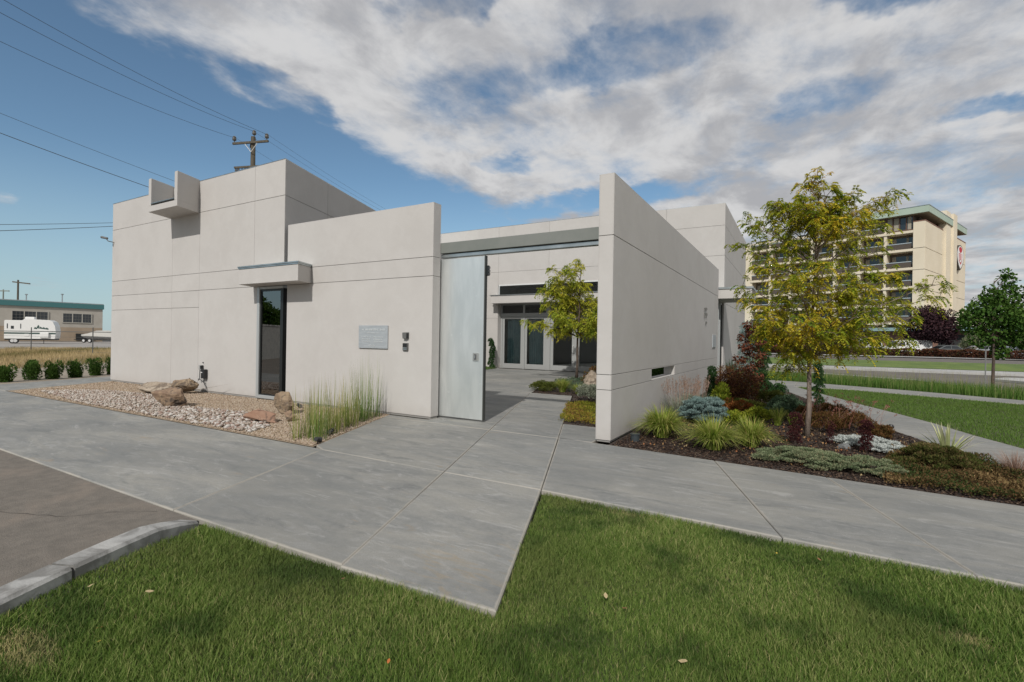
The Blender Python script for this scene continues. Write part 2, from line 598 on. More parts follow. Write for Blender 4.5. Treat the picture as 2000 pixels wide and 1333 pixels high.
ASPHALT = M('worn_asphalt', (0.135, 0.120, 0.102), (0.185, 0.163, 0.138), rough=0.9, scale=7, detail=10, nr=0.78, world=True, bump=0.8, bscale=110,
            grime=((0.25, 0.205, 0.165), 0.8, 0.5, 0.7, 0.6))
ROADM = M('road_asphalt', (0.115, 0.103, 0.093), (0.15, 0.135, 0.12), rough=0.9, scale=0.5, world=True)
KERBM = M('kerb_concrete', (0.33, 0.33, 0.32), (0.42, 0.415, 0.40), rough=0.85, scale=3, detail=8, nr=0.7, world=True, bump=0.4, bscale=60,
          grime=((0.13, 0.125, 0.115), 4.0, 0.42, 0.62, 0.75))
WALKM = M('pale_pavement', (0.34, 0.34, 0.33), (0.42, 0.415, 0.40), rough=0.85, scale=0.8, world=True)
SOIL = M('lawn_soil', (0.05, 0.065, 0.02), (0.08, 0.09, 0.035), rough=1.0, scale=6, world=True, bump=0.6, bscale=40)
MULCHM = M('bark_mulch', (0.028, 0.020, 0.016), (0.06, 0.042, 0.033), rough=0.95, scale=22, detail=6, world=True, bump=1.0, bscale=55)
GRAVM = M('tan_gravel', (0.25, 0.195, 0.14), (0.36, 0.285, 0.205), rough=0.95, scale=30, detail=4, world=True, bump=1.0, bscale=70)

# asphalt lot at the left
sheet('parking_lot', [(-80, 2.31), (-4.36, 2.31), (-4.22, 1.95), (-3.83, 0.95), (-2.6, -2.2), (-1.0, -6.5), (-1.0, -14), (-80, -14)], -0.012, ASPHALT)

# slabs of the pavement: one object each, seams left open
def ground_group(name):
    o = bpy.data.objects.new(name, None); COL.objects.link(o); o['kind'] = 'structure'
    return o


pavement = ground_group('pavement')


def inset(poly, d):
    n = len(poly); out = []
    A = sum(poly[i][0] * poly[(i + 1) % n][1] - poly[(i + 1) % n][0] * poly[i][1] for i in range(n))
    sg = 1 if A > 0 else -1
    for i in range(n):
        p0, p1, p2 = Vector(poly[i - 1]), Vector(poly[i]), Vector(poly[(i + 1) % n])
        e1 = (p1 - p0).normalized(); e2 = (p2 - p1).normalized()
        n1 = Vector((-e1.y, e1.x)) * sg; n2 = Vector((-e2.y, e2.x)) * sg
        b = n1 + n2
        if b.length < 1e-6: b = n1
        b = b / max(b.dot(n1), 0.35)
        out.append(tuple(p1 + b * d))
    return out


def slab(poly, z=0.0, th=0.05, parent=None, gap=0.007):
    n = len(poly)
    A = sum(poly[i][0] * poly[(i + 1) % n][1] - poly[(i + 1) % n][0] * poly[i][1] for i in range(n))
    if A < 0: poly = poly[::-1]
    p0 = inset(poly, gap / 2); p1 = inset(poly, gap / 2 + 0.008); p2 = inset(poly, gap / 2 + 0.05)
    V = [(x, y, z - th) for x, y in p0] + [(x, y, z - 0.008) for x, y in p0] + [(x, y, z) for x, y in p1] + [(x, y, z) for x, y in p2]
    fs = []
    for k in range(3):
        for i in range(n):
            j = (i + 1) % n
            fs.append((k * n + i, k * n + j, (k + 1) * n + j, (k + 1) * n + i))
    fs.append(tuple(range(3 * n, 4 * n)))
    o = MB().add(V, fs).build('slab', CONCRETE, parent or pavement)
    at = o.data.attributes.new('rnd', 'FLOAT', 'POINT')
    at.data.foreach_set('value', [1.0] * (3 * n) + [0.0] * n)
    return o


L0 = lambda y: -2.29 - 0.385 * (y - 4.62)
L1 = lambda y: -3.555 - 0.392 * (y - 4.62)
L2 = lambda y: -5.63 - 0.388 * (y - 4.55)
BE = lambda y: -5.90 - 0.445 * (y - 4.66)      # edge of the gravel bed
UP = lambda x: 7.02 - 0.10 * (x + 0.94)
LO = lambda x: 4.62 - 0.035 * (x + 2.29)
DX = -0.0
ya, yb = 2.36, 4.62
slab([(-1.47, 2.42), (L0(yb), yb), (L1(yb), yb), (L1(ya), ya - 0.02)])
slab([(L1(ya), ya), (L1(yb), yb), (L2(yb), yb), (L2(2.31), 2.31)])
for xa, xb in ((-12.2, None), (-19.2, -12.2), (-27.0, -19.2)):
    x1a = L2(2.31) if xb is None else xb
    x1b = L2(4.62) if xb is None else xb - 0.9
    slab([(xa, 2.31), (x1a, 2.31), (x1b, 4.64), (xa - 0.9, 4.64)])
# the stretch that turns round the end of the building
slab([(-20.1, 4.64), (-18.0, 4.64), (-19.34, 7.45), (-19.5, 8.1), (-21.4, 8.1)])
slab([(-21.4, 8.1), (-19.5, 8.1), (-19.5, 12.0), (-23.0, 12.0)])
slab([(-25.5, 4.64), (-20.1, 4.64), (-20.25, 5.05), (-25.5, 3.9)])
# in front of the gateway
slab([(L1(4.62), 4.62), (L0(4.62), 4.62), (L0(7.2), 7.2), (L1(7.2), 7.2)])
slab([(BE(4.62) + 0.22, 4.62), (L1(4.62), 4.62), (L1(7.2), 7.2), (BE(7.2), 7.2), (BE(4.75), 4.75)])
slab([(BE(7.2), 7.2), (L1(7.2), 7.2), (L1(7.86), 7.86), (-6.12, 7.86), (-6.12, 7.44), (BE(7.44), 7.44)])
slab([(L1(7.2), 7.2), (L0(7.2), 7.2), (L0(12.93), 12.93), (L1(12.93), 12.93)])
slab([(L0(7.2), 7.2), (-2.72, 7.2), (-2.72, 8.5), (L0(8.5), 8.5)])
# the walk to the right
J = [(-2.29, L0(7.24)), (-0.09, -0.94), (1.07, 0.30), (3.3, 2.5), (4.5, 3.75), (6.8, 6.1), (9.2, 8.6)]
for (a, b), (c, d) in zip(J[:-1], J[1:]):
    slab([(a, LO(a)), (c, LO(c)), (d, UP(d)), (b, UP(b))])
# courtyard paving
slab([(-11.2, 7.86), (L1(7.86), 7.86), (L1(12.93), 12.93), (-13.2, 12.93)])
XS = [-15.6, -11.6, -8.9]
for (y0, y1) in ((12.93, 16.2), (16.2, 19.5), (19.5, 22.85)):
    e0 = -6.78 - 0.36 * (y0 - 12.93) if y0 < 19 else -2.75
    e1 = -6.78 - 0.36 * (min(y1, 16.9) - 12.93) if y1 < 19 else (-8.2 if y1 < 20 else -2.75)
    if y0 >= 19:
        bounds = [-16.0, -12.6, -9.3, -6.2, -2.75]
        for a, b in zip(bounds[:-1], bounds[1:]): slab([(a, y0), (b, y0), (b, y1), (a, y1)])
    else:
        mids = [-14.6, -11.2]
        slab([(mids[0], y0), (mids[1], y0), (mids[1] - 0.3, y1), (mids[0] - 0.9, y1)])
        slab([(mids[1], y0), (e0, y0), (e1, y1), (mids[1] - 0.3, y1)])

# garden walk and the diagonal street walk on the right
path_l = [(3.05, 6.62), (2.62, 7.8), (2.34, 8.66), (2.06, 9.6), (1.62, 11.08), (1.22, 12.6), (0.86, 13.98), (0.3, 16.2), (-0.3, 18.7), (-0.99, 21.1)]
path_r = [(5.3, 6.4), (4.0, 8.3), (3.02, 10.56), (2.70, 11.6), (2.40, 12.9), (2.03, 14.14), (1.5, 15.7), (0.93, 17.57), (0.42, 19.19), (-0.1, 21.05)]
gp = ground_group('garden_path')
for i in range(0, len(path_l) - 1, 3):
    slab(path_l[i:i + 4] + path_r[i:i + 4][::-1], parent=gp)
walk_lo = [(-4.2, 21.1), (-0.1, 21.05), (1.6, 20.95), (3.27, 20.0), (5.39, 18.9), (9.5, 16.8), (16, 13.4)]
walk_up = [(-4.2, 24.4), (-0.02, 23.8), (1.9, 22.75), (3.7, 21.75), (5.8, 20.25), (9.9, 18.1), (16.4, 14.7)]
sw = ground_group('sidewalk')
for i in range(len(walk_lo) - 1):
    slab([walk_lo[i], walk_lo[i + 1], walk_up[i + 1], walk_up[i]], parent=sw)

# beds, verges and streets
garden_poly = [(-2.47, 7.2), (-0.94, 7.04), (2.5, 6.70), (3.0, 6.66)] + path_l[1:] + [(-2.56, 21.2), (-2.56, 18.8)]
sheet('mulch_bed', garden_poly, -0.012, MULCHM)
court_poly = [(-3.80, 8.52), (-5.47, 12.95), (-6.78, 12.95), (-8.2, 17.0), (-8.2, 19.48), (-2.73, 19.48), (-2.73, 8.52)]
sheet('courtyard_bed', court_poly, -0.014, MULCHM)
gravel_poly = [(-5.92, 4.68), (-18.0, 4.68), (-19.34, 7.5), (-7.16, 7.5)]
sheet('gravel_bed', gravel_poly, -0.008, GRAVM)
sheet('soil_strip', [(-16.0, 15.0), (-13.6, 15.0), (-15.2, 22.6), (-17.5, 22.6)], 0.004, SOIL)
lawn_poly = [(-4.15, 2.30), (-1.46, 2.42), (-2.27, 4.60), (12, 4.08), (12, -3), (-2.3, -3), (-3.8, 0.95)]
sheet('lawn_ground', lawn_poly, -0.045, SOIL)
tri_poly = [(-0.05, 21.0), (1.6, 20.9), (3.27, 19.95), (5.39, 18.85), (9.5, 16.75), (16, 13.3), (16, 6.0), (5.4, 6.4)] + path_r[1:-1]
sheet('side_lawn_ground', tri_poly, -0.02, SOIL)
kerbL = [(-14, 33.5), (-6, 33.2), (0.74, 32.3), (4.55, 29.4), (5.95, 26.3), (6.9, 23.9), (9.8, 21.5), (16, 17.8), (30, 10.5)]
verge_poly = [(-4.2, 24.4), (-0.02, 23.8), (1.9, 22.75), (3.7, 21.75), (5.8, 20.25), (9.9, 18.1), (16.4, 14.7), (30, 8)] + kerbL[::-1] + [(-14, 24.6)]
sheet('verge', verge_poly, -0.03, SOIL)
sheet('street', [(-90, 25), (90, 25), (90, 40.2), (-90, 40.2)], -0.14, ROADM)
sheet('street_mouth', [(5, 25.0), (90, 25.0), (90, -8), (16, -8), (16, 14), (6, 22)], -0.135, ROADM)


def kerb_line(name, pts, w_, h, z):
    mb = MB()
    L = []; Rr = []
    for i, p in enumerate(pts):
        a = Vector(pts[max(i - 1, 0)]); b = Vector(pts[min(i + 1, len(pts) - 1)])
        d = (b - a).normalized(); nn_ = Vector((-d.y, d.x))
        L.append(Vector(p) + nn_ * w_ / 2); Rr.append(Vector(p) - nn_ * w_ / 2)
    for i in range(len(pts) - 1):
        q = [L[i], L[i + 1], Rr[i + 1], Rr[i]]
        zz = [float(ramp(np.float64(v.x), np.float64(v.y))) for v in q]
        vs = [(v.x, v.y, z + a) for v, a in zip(q, zz)] + [(v.x, v.y, z + h + a) for v, a in zip(q, zz)]
        mb.add(vs, [(0, 1, 2, 3), (7, 6, 5, 4), (0, 4, 5, 1), (1, 5, 6, 2), (2, 6, 7, 3), (3, 7, 4, 0)])
    return tag(mb.build(name, WALKM), kind='structure')


kerb_line('kerb', kerbL, 0.2, 0.15, -0.15)
sheet('median_pavement', [(-90, 40.2), (90, 40.2), (90, 44.0), (-90, 44.0)], 0.0, WALKM, thick=0.13)
MEDG = M('median_grass', (0.085, 0.135, 0.028), (0.125, 0.175, 0.035), rough=0.95, scale=0.7, world=True, grime=((0.28, 0.27, 0.16), 0.45, 0.6, 0.7, 0.5), bump=0.8, bscale=14)
sheet('median_lawn', [(-60, 44.02), (90, 44.02), (90, 51.5), (-60, 51.5)], 0.02, MEDG, follow=True)
sheet('far_street', [(-60, 51.5), (90, 51.5), (90, 69.5), (-60, 69.5)], -0.06, ROADM, follow=True)
sheet('far_pavement', [(-60, 69.5), (90, 69.5), (90, 74.5), (-60, 74.5)], 0.03, WALKM, follow=True)
sheet('far_parking_lot', [(-60, 74.5), (90, 74.5), (90, 130), (-60, 130)], -0.05, ROADM, follow=True)
sheet('median_nose', [(8.4, 33.5), (9.4, 35.6), (13, 36.6), (40, 37.2), (40, 33.0), (13, 32.0), (9.2, 31.9)], -0.02, WALKM, thick=0.11)
# far left ground: pale gravel strips behind the building
sheet('gravel_strip', [(-20.1, 4.64), (-21.6, 8.1), (-23.2, 12.0), (-30, 25), (-50, 20), (-30, 4.2)], -0.02, M('sandy_soil', (0.24, 0.20, 0.155), (0.31, 0.265, 0.21), rough=0.95, scale=1.2, world=True, grime=((0.12, 0.11, 0.06), 1.5, 0.55, 0.7, 0.5)))
sheet('gravel_yard', [(-62, 15.5), (-40, 24), (-60, 60), (-130, 50), (-118, 10), (-75, 5)], -0.05, M('yard_gravel', (0.25, 0.235, 0.215), (0.32, 0.30, 0.28), rough=0.95, scale=0.3, world=True))


# near kerb of the parking lot, one casting joint, its end dipping flush with the walk
def near_kerb():
    k = bpy.data.objects.new('lot_kerb', None); COL.objects.link(k)
    k['kind'] = 'structure'
    inner = [(-1.55, -5.0, .13), (-2.75, -1.6, .13), (-3.33, 0.1, .13), (-3.62, 0.93, .13), (-3.80, 1.30, .13), (-3.93, 1.60, .13), (-4.07, 1.88, .115), (-4.17, 2.08, .07), (-4.27, 2.27, .012)]
    wv = Vector((-0.19, -0.06))
    def seg(pts):
        mb = MB(); m = []
        for (x, y, z) in pts:
            ox, oy = x + wv.x, y + wv.y
            m.append([(x, y, -0.08), (x, y, z - 0.02), (x - 0.02, y - 0.005, z), (ox + 0.035, oy, z), (ox + 0.012, oy, z - 0.025), (ox, oy, -0.08)])
        vs = [p for r_ in m for p in r_]
        fs = []
        for i in range(len(pts) - 1):
            for j in range(5):
                fs.append((i * 6 + j, i * 6 + j + 1, (i + 1) * 6 + j + 1, (i + 1) * 6 + j))
        fs.append(tuple(range(5, -1, -1))); e = (len(pts) - 1) * 6
        fs.append(tuple(range(e, e + 6)))
        mb.add(vs, fs)
        mb.build('kerb_stone', KERBM, k)
    a = inner[:4] + [(-3.795, 1.285, .13)]
    b = [(-3.803, 1.303, .13)] + inner[5:]
    seg(a); seg(b)


near_kerb()
# crack wandering across the asphalt
cr = [(-6.36, 1.40), (-5.96, 1.52), (-5.62, 1.66), (-5.35, 1.78), (-5.18, 2.02), (-4.97, 2.16), (-4.80, 2.27)]
r9 = random.Random(4); L_, R_ = [], []
for (xa, ya2), (xb, yb2) in zip(cr[:-1], cr[1:]):
    for t_ in (0, .33, .66):
        x = xa + (xb - xa) * t_ + r9.uniform(-.012, .012); y = ya2 + (yb2 - ya2) * t_ + r9.uniform(-.015, .015); h = r9.uniform(.001, .005)
        L_.append((x, y + h, -.0085)); R_.append((x, y - h, -.0085))
n_ = len(L_)
tag(MB().add(L_ + R_, [(n_ + i, n_ + i + 1, i + 1, i) for i in range(n_ - 1)]).build('asphalt_crack', M('crack_dark', (0.05, 0.045, 0.04), rough=.95)), kind='structure')

# ------------------------------------------------------------------ the plaster building
X1, X0, Z3 = Vector((1, 0, 0)), Vector((-1, 0, 0)), Vector((0, 0, 1))
SPL = Vector((-0.342, 0.940, 0))          # direction of the splayed walls
SPN = Vector((0.940, 0.342, 0))

# --- tall left block
blk = thing('plaster_block', 'tall pale plaster block with a corner slot window and a projecting roof scupper', 'building', (-15, 7.5, 0))
blk_inv = blk
def P_(o):      # parent in place
    o.parent = blk; o.matrix_parent_inverse = Matrix.Translation(-Vector(blk.location)); return o


class Par:
    """adopts world-space children for a thing whose Empty has a location"""
    def __init__(self, root): self.root = root
    def __call__(self, o):
        o.parent = self.root
        o.matrix_parent_inverse = (Matrix.Translation(self.root.location) @ Matrix.Rotation(self.root.rotation_euler[2], 4, 'Z')).inverted()
        return o


def adopt(root, objs):
    P = Par(root)
    for o in objs: P(o)


def collect(fn):
    """run fn and return the top-level objects it made"""
    before = set(bpy.data.objects)
    fn()
    return [o for o in bpy.data.objects if o not in before and o.parent is None]


BX = -10.62
sl = lambda y: BX - 0.364 * (y - 7.5)
def block_parts():
    HT = 5.76
    mb = MB()
    yb_ = 22.9
    mb.prism([(-19.40, 7.5), (-11.62, 7.5), (-11.62, 9.2), (sl(9.2), 9.2), (sl(yb_), yb_), (-21.0, yb_)], 0, HT - 0.004)
    mb.prism([(-11.62, 7.5), (BX, 7.5), (sl(9.2), 9.2), (-11.62, 9.2)], 2.76, HT - 0.004)
    mb.prism([(-11.62, 7.5), (BX, 7.5), (sl(9.2), 9.2), (-11.62, 9.2)], 0, 0.08)
    mb.build('wall_core', JOINT)
    MB().prism([(-19.42, 7.48), (BX + 0.015, 7.48), (sl(yb_) + 0.015, yb_), (-21.0, yb_)], HT - 0.003, HT + 0.012).build('roof', GALV)
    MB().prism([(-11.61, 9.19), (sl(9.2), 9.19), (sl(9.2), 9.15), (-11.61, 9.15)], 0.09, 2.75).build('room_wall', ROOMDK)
    # front panels (u runs right from the left corner)
    o = (-19.40, 7.5, 0); u = X1; n = Vector((0, -1, 0))
    e = PT
    A, B_, C_, D_ = 3.73, 5.15, 7.62, 8.78      # vertical joints at X = -15.67, -14.25, -11.78, right corner
    W1 = 7.78                                    # window jamb (X = -11.62)
    r = []
    def add(a0, a1, b0, b1):
        r.append((a0 - (e if a0 == 0 else 0), a1 + (e if a1 == D_ else 0), b0, b1, int(a0 > 0), int(a1 < D_), int(b0 > 0.1), int(b1 < HT)))
    for a0, a1 in ((0, B_), (B_, C_), (C_, D_)): add(a0, a1, 4.90, HT)
    for a0, a1 in ((0, A), (A, B_), (B_, C_), (C_, D_)): add(a0, a1, 3.235, 4.90)
    for a0, a1 in ((0, A), (A, B_), (B_, D_)): add(a0, a1, 2.765, 3.235)
    for a0, a1 in ((0, A), (A, B_)):
        add(a0, a1, 2.30, 2.765); add(a0, a1, 0.045, 2.30)
    add(B_, W1, 0.045, 2.765)
    panel_face(None, o, u, Z3, n, r)
    # left end and the splayed right side
    panel_face(None, (-19.40, 7.5, 0), Vector((-0.104, 0.9946, 0)), Z3, Vector((-0.9946, -0.104, 0)), grid_rects([0, 5, 10, 15.4], [0.045, 2.3, 3.235, 4.9, HT]))
    panel_face(None, (BX, 7.5, 0), SPL, Z3, SPN, grid_rects([0, 1.85, 5.6, 9.4, 13.2, 16.3], [2.77, 3.235, 4.9, HT]))
    panel_face(None, (BX, 7.5, 0), SPL, Z3, SPN, [(1.85, 5.6, 0.045, 2.77), (5.6, 9.4, 0.045, 2.77), (9.4, 13.2, 0.045, 2.77), (13.2, 16.3, 0.045, 2.77)])
objs = collect(block_parts)
adopt(blk, objs)

# corner slot window
def slot_window():
    wf = MB()
    wf.box(-11.61, -11.52, 7.47, 7.60, 0.02, 2.75)
    wf.box(-11.52, -10.62, 7.47, 7.60, 0.02, 0.10)
    wf.box(-11.52, -10.62, 7.48, 7.60, 2.69, 2.75)
    f = wf.build('window', ALU, bevel=0.004)
    g = MB()
    g.box(-11.52, -11.475, 7.50, 7.56, 0.10, 2.69)
    g.box(-11.475, -10.70, 7.50, 7.56, 2.64, 2.69)
    g.box(-11.475, -10.70, 7.50, 7.56, 0.10, 0.125)
    g.box(-10.70, -10.60, 7.48, 7.60, 0.10, 2.69)
    g.build('frame', DKFRAME, f)
    MB().box(-11.475, -10.70, 7.52, 7.528, 0.125, 2.64).build('pane', PANE, f)
    side = MB().obox((-10.66, 7.60, 0), SPL, Z3, SPN, 0, 1.6, 0.10, 2.72, 0, 0.008)
    side.build('pane', PANE, f)
    MB().obox((-10.66, 7.60, 0), SPL, Z3, SPN, 1.6, 1.72, 0.10, 2.72, -0.02, 0.05).build('frame', DKFRAME, f)
adopt(blk, collect(slot_window))

# scupper box: two fins and a floor, open at the top
def scupper():
    # plan: back edge X -15.79..-14.30 on the wall, projecting 0.70 along the splay
    k = Vector((0.376, -0.927, 0))
    base = Vector((-15.79, 7.49, 0)); wd = 1.49
    L = 0.76
    P = lambda a, b, z: (base + X1 * a + k * b + Z3 * z)
    def quadbox(a0, a1, b0, b1, z0, z1):
        vs = [P(a0, b0, z0), P(a1, b0, z0), P(a1, b1, z0), P(a0, b1, z0), P(a0, b0, z1), P(a1, b0, z1), P(a1, b1, z1), P(a0, b1, z1)]
        return MB().add(vs, [(0, 1, 2, 3), (7, 6, 5, 4), (4, 5, 1, 0), (5, 6, 2, 1), (6, 7, 3, 2), (7, 4, 0, 3)])
    r = quadbox(0, wd, 0, L, 4.89, 5.05).build('scupper_floor', PLASTER, bevel=0.004)
    quadbox(0, 0.14, 0, L, 5.05, 5.80).build('scupper_fin', PLASTER, bevel=0.004)
    quadbox(wd - 0.14, wd, 0, L, 5.05, 5.80).build('scupper_fin', PLASTER, bevel=0.004)
    quadbox(0.14, wd - 0.14, -0.05, L + 0.01, 5.10, 5.115).build('scupper_tray', GALV)
adopt(blk, collect(scupper))

# canopy over the slot window
def canopy_left():
    k = Vector((0.376, -0.927, 0))
    def cut(z0, z1, ov):
        p0 = Vector((-11.79, 7.49, 0)); p1 = Vector((-9.62, 7.49, 0))
        a = p0; b = p1; c = p1 + k * (0.54 + ov) + X1 * ov; d = p0 + k * (0.54 + ov) - X1 * ov
        if ov: a = a - X1 * ov; b = b + X1 * ov
        return MB().prism([(a.x, a.y), (b.x, b.y), (c.x, c.y), (d.x, d.y)], z0, z1)
    c = cut(2.76, 3.12, 0).build('canopy', PLASTER, bevel=0.004)
    cut(3.122, 3.15, 0.015).build('cap', GALV, c)
    cut(3.152, 3.185, 0.03).build('cap', GALV, c, bevel=0.004)
adopt(blk, collect(canopy_left))

# --- freestanding wall left of the gateway
lw = thing('courtyard_wall', 'low plaster wall carrying the steel plaque, left of the gateway', 'wall', (-8.3, 7.55, 0))
def left_wall():
    x0, x1, y0, y1, H_ = -10.47 + PT, -6.10 - PT, 7.5, 7.70, 4.16
    MB().box(x0, x1, y0, y1, 0, H_ - 0.003).build('wall_core', JOINT)
    MB().box(x0 - PT, x1 + PT, y0 - PT, y1 + PT, H_ - 0.002, H_ + 0.01).build('coping', PLASTER)
    us = [0, x1 - x0]; vs = [0.04, 2.755, 3.125, H_]
    us_f = [0, x1 - x0]
    panel_face(None, (x0, y0, 0), X1, Z3, Vector((0, -1, 0)), grid_rects(us_f, vs, (PT, PT)))
    panel_face(None, (x0, y1, 0), X1, Z3, Vector((0, 1, 0)), grid_rects([0, 2.2, x1 - x0], vs, (PT, PT)))
    panel_face(None, (x1, y0, 0), Vector((0, 1, 0)), Z3, X1, grid_rects([0, y1 - y0], vs))
    panel_face(None, (x0, y0, 0), Vector((0, 1, 0)), Z3, X0, grid_rects([0, y1 - y0], vs))
adopt(lw, collect(left_wall))

# --- long blade wall right of the gateway
rw = thing('blade_wall', 'long bare plaster wall running back from the gateway with a low slit opening', 'wall', (-2.6, 7.4, 0))
def right_wall():
    xa, xb, ya_, yb_, H_ = -2.71 + PT, -2.47 - PT, 7.33 + PT, 18.75 - PT, 4.12
    o0, o1, z0, z1 = 9.72, 11.80, 0.80, 1.035
    c = MB()
    c.box(xa, xb, ya_, yb_, 0, z0); c.box(xa, xb, ya_, o0, z0, z1); c.box(xa, xb, o1, yb_, z0, z1); c.box(xa, xb, ya_, yb_, z1, H_ - 0.003)
    c.build('wall_core', JOINT)
    rv = MB()
    rv.box(xa - PT, xb + PT, o0, o1, z0 - 0.001, z0 + 0.012)
    rv.box(xa - PT, xb + PT, o0, o1, z1 - 0.012, z1 + 0.001)
    rv.box(xa - PT, xb + PT, o0 - 0.001, o0 + 0.012, z0 + 0.012, z1 - 0.012)
    rv.box(xa - PT, xb + PT, o1 - 0.012, o1 + 0.001, z0 + 0.012, z1 - 0.012)
    rv.build('slit_reveal', PLASTER)
    MB().box(xa - PT, xb + PT, ya_ - PT, yb_ + PT, H_ - 0.002, H_ + 0.01).build('coping', PLASTER)
    L = yb_ - ya_
    vs = [0.03, z0, z1, 3.18, H_]
    for ox, n in ((xb, X1), (xa, X0)):
        o = (ox, ya_, 0); u = Vector((0, 1, 0))
        panel_face(None, o, u, Z3, n, [(-PT, L + PT, 0.03, z0, 0, 0, 0, 1), (-PT, o0 - ya_, z0, z1, 0, 0, 1, 1), (o1 - ya_, L + PT, z0, z1, 0, 0, 1, 1),
                                       (-PT, L + PT, z1, 3.18, 0, 0, 1, 1), (-PT, L + PT, 3.18, H_, 0, 0, 1, 0)])
    panel_face(None, (xa, ya_, 0), X1, Z3, Vector((0, -1, 0)), grid_rects([0, xb - xa], vs))
    panel_face(None, (xa, yb_, 0), X1, Z3, Vector((0, 1, 0)), grid_rects([0, xb - xa], vs))
adopt(rw, collect(right_wall))

# --- beam and track across the gateway, sliding sheet-metal gate
bm_ = thing('gateway_beam', 'green grey steel beam with a bright sliding track across the gateway', 'beam', (-4.4, 7.8, 3.1))
def beam():
    MB().box(-6.12, -2.72, 7.72, 7.92, 3.215, 3.42).build('beam', STEELG, bevel=0.004)
    MB().box(-6.12, -2.72, 7.76, 7.88, 3.135, 3.20).build('track', GALV, bevel=0.004)
adopt(bm_, collect(beam))
sg = thing('sliding_gate', 'tall galvanised sheet metal gate slid half open beside the plaster wall', 'gate', (-5.8, 7.8, 0))
def gate():
    MB().box(-7.6, -5.105, 7.775, 7.835, 0.03, 3.11).build('sheet_panel', GATE, bevel=0.006)
    MB().box(-5.104, -5.085, 7.768, 7.842, 0.025, 3.115).build('edge_channel', M('dark_gate_edge', (0.10, 0.105, 0.10), rough=0.5, metal=0.5))
    p = MB().box(-5.33, -5.21, 7.752, 7.774, 1.14, 1.29).build('recessed_pull', M('pull_plate', (0.42, 0.43, 0.42), rough=0.4, metal=0.6), bevel=0.004)
    MB().box(-5.295, -5.245, 7.744, 7.751, 1.165, 1.265).build('grip', M('grip_grey', (0.10, 0.10, 0.10), rough=.5), p)
    MB().box(-5.28, -5.262, 7.73, 7.743, 1.185, 1.245).build('latch', GALV, p)
    hb = MB().box(-5.084, -5.03, 7.79, 7.84, 2.74, 2.93).build('guide_bracket', DKFRAME, bevel=0.004)
    for k in range(3):
        MB().box(-5.03, -5.012, 7.80, 7.83, 2.75 + 0.06 * k, 2.79 + 0.06 * k).build('roller', M('roller%d' % k, (0.2, 0.2, 0.2), rough=0.4, metal=0.8), hb)
adopt(sg, collect(gate))
bp = tag(MB().box(-2.745, -2.715, 7.42, 7.55, 0.0, 0.20).build('gate_stop', GALV, bevel=0.003), 'small bright metal gate stop at the foot of the blade wall', 'gate stop')

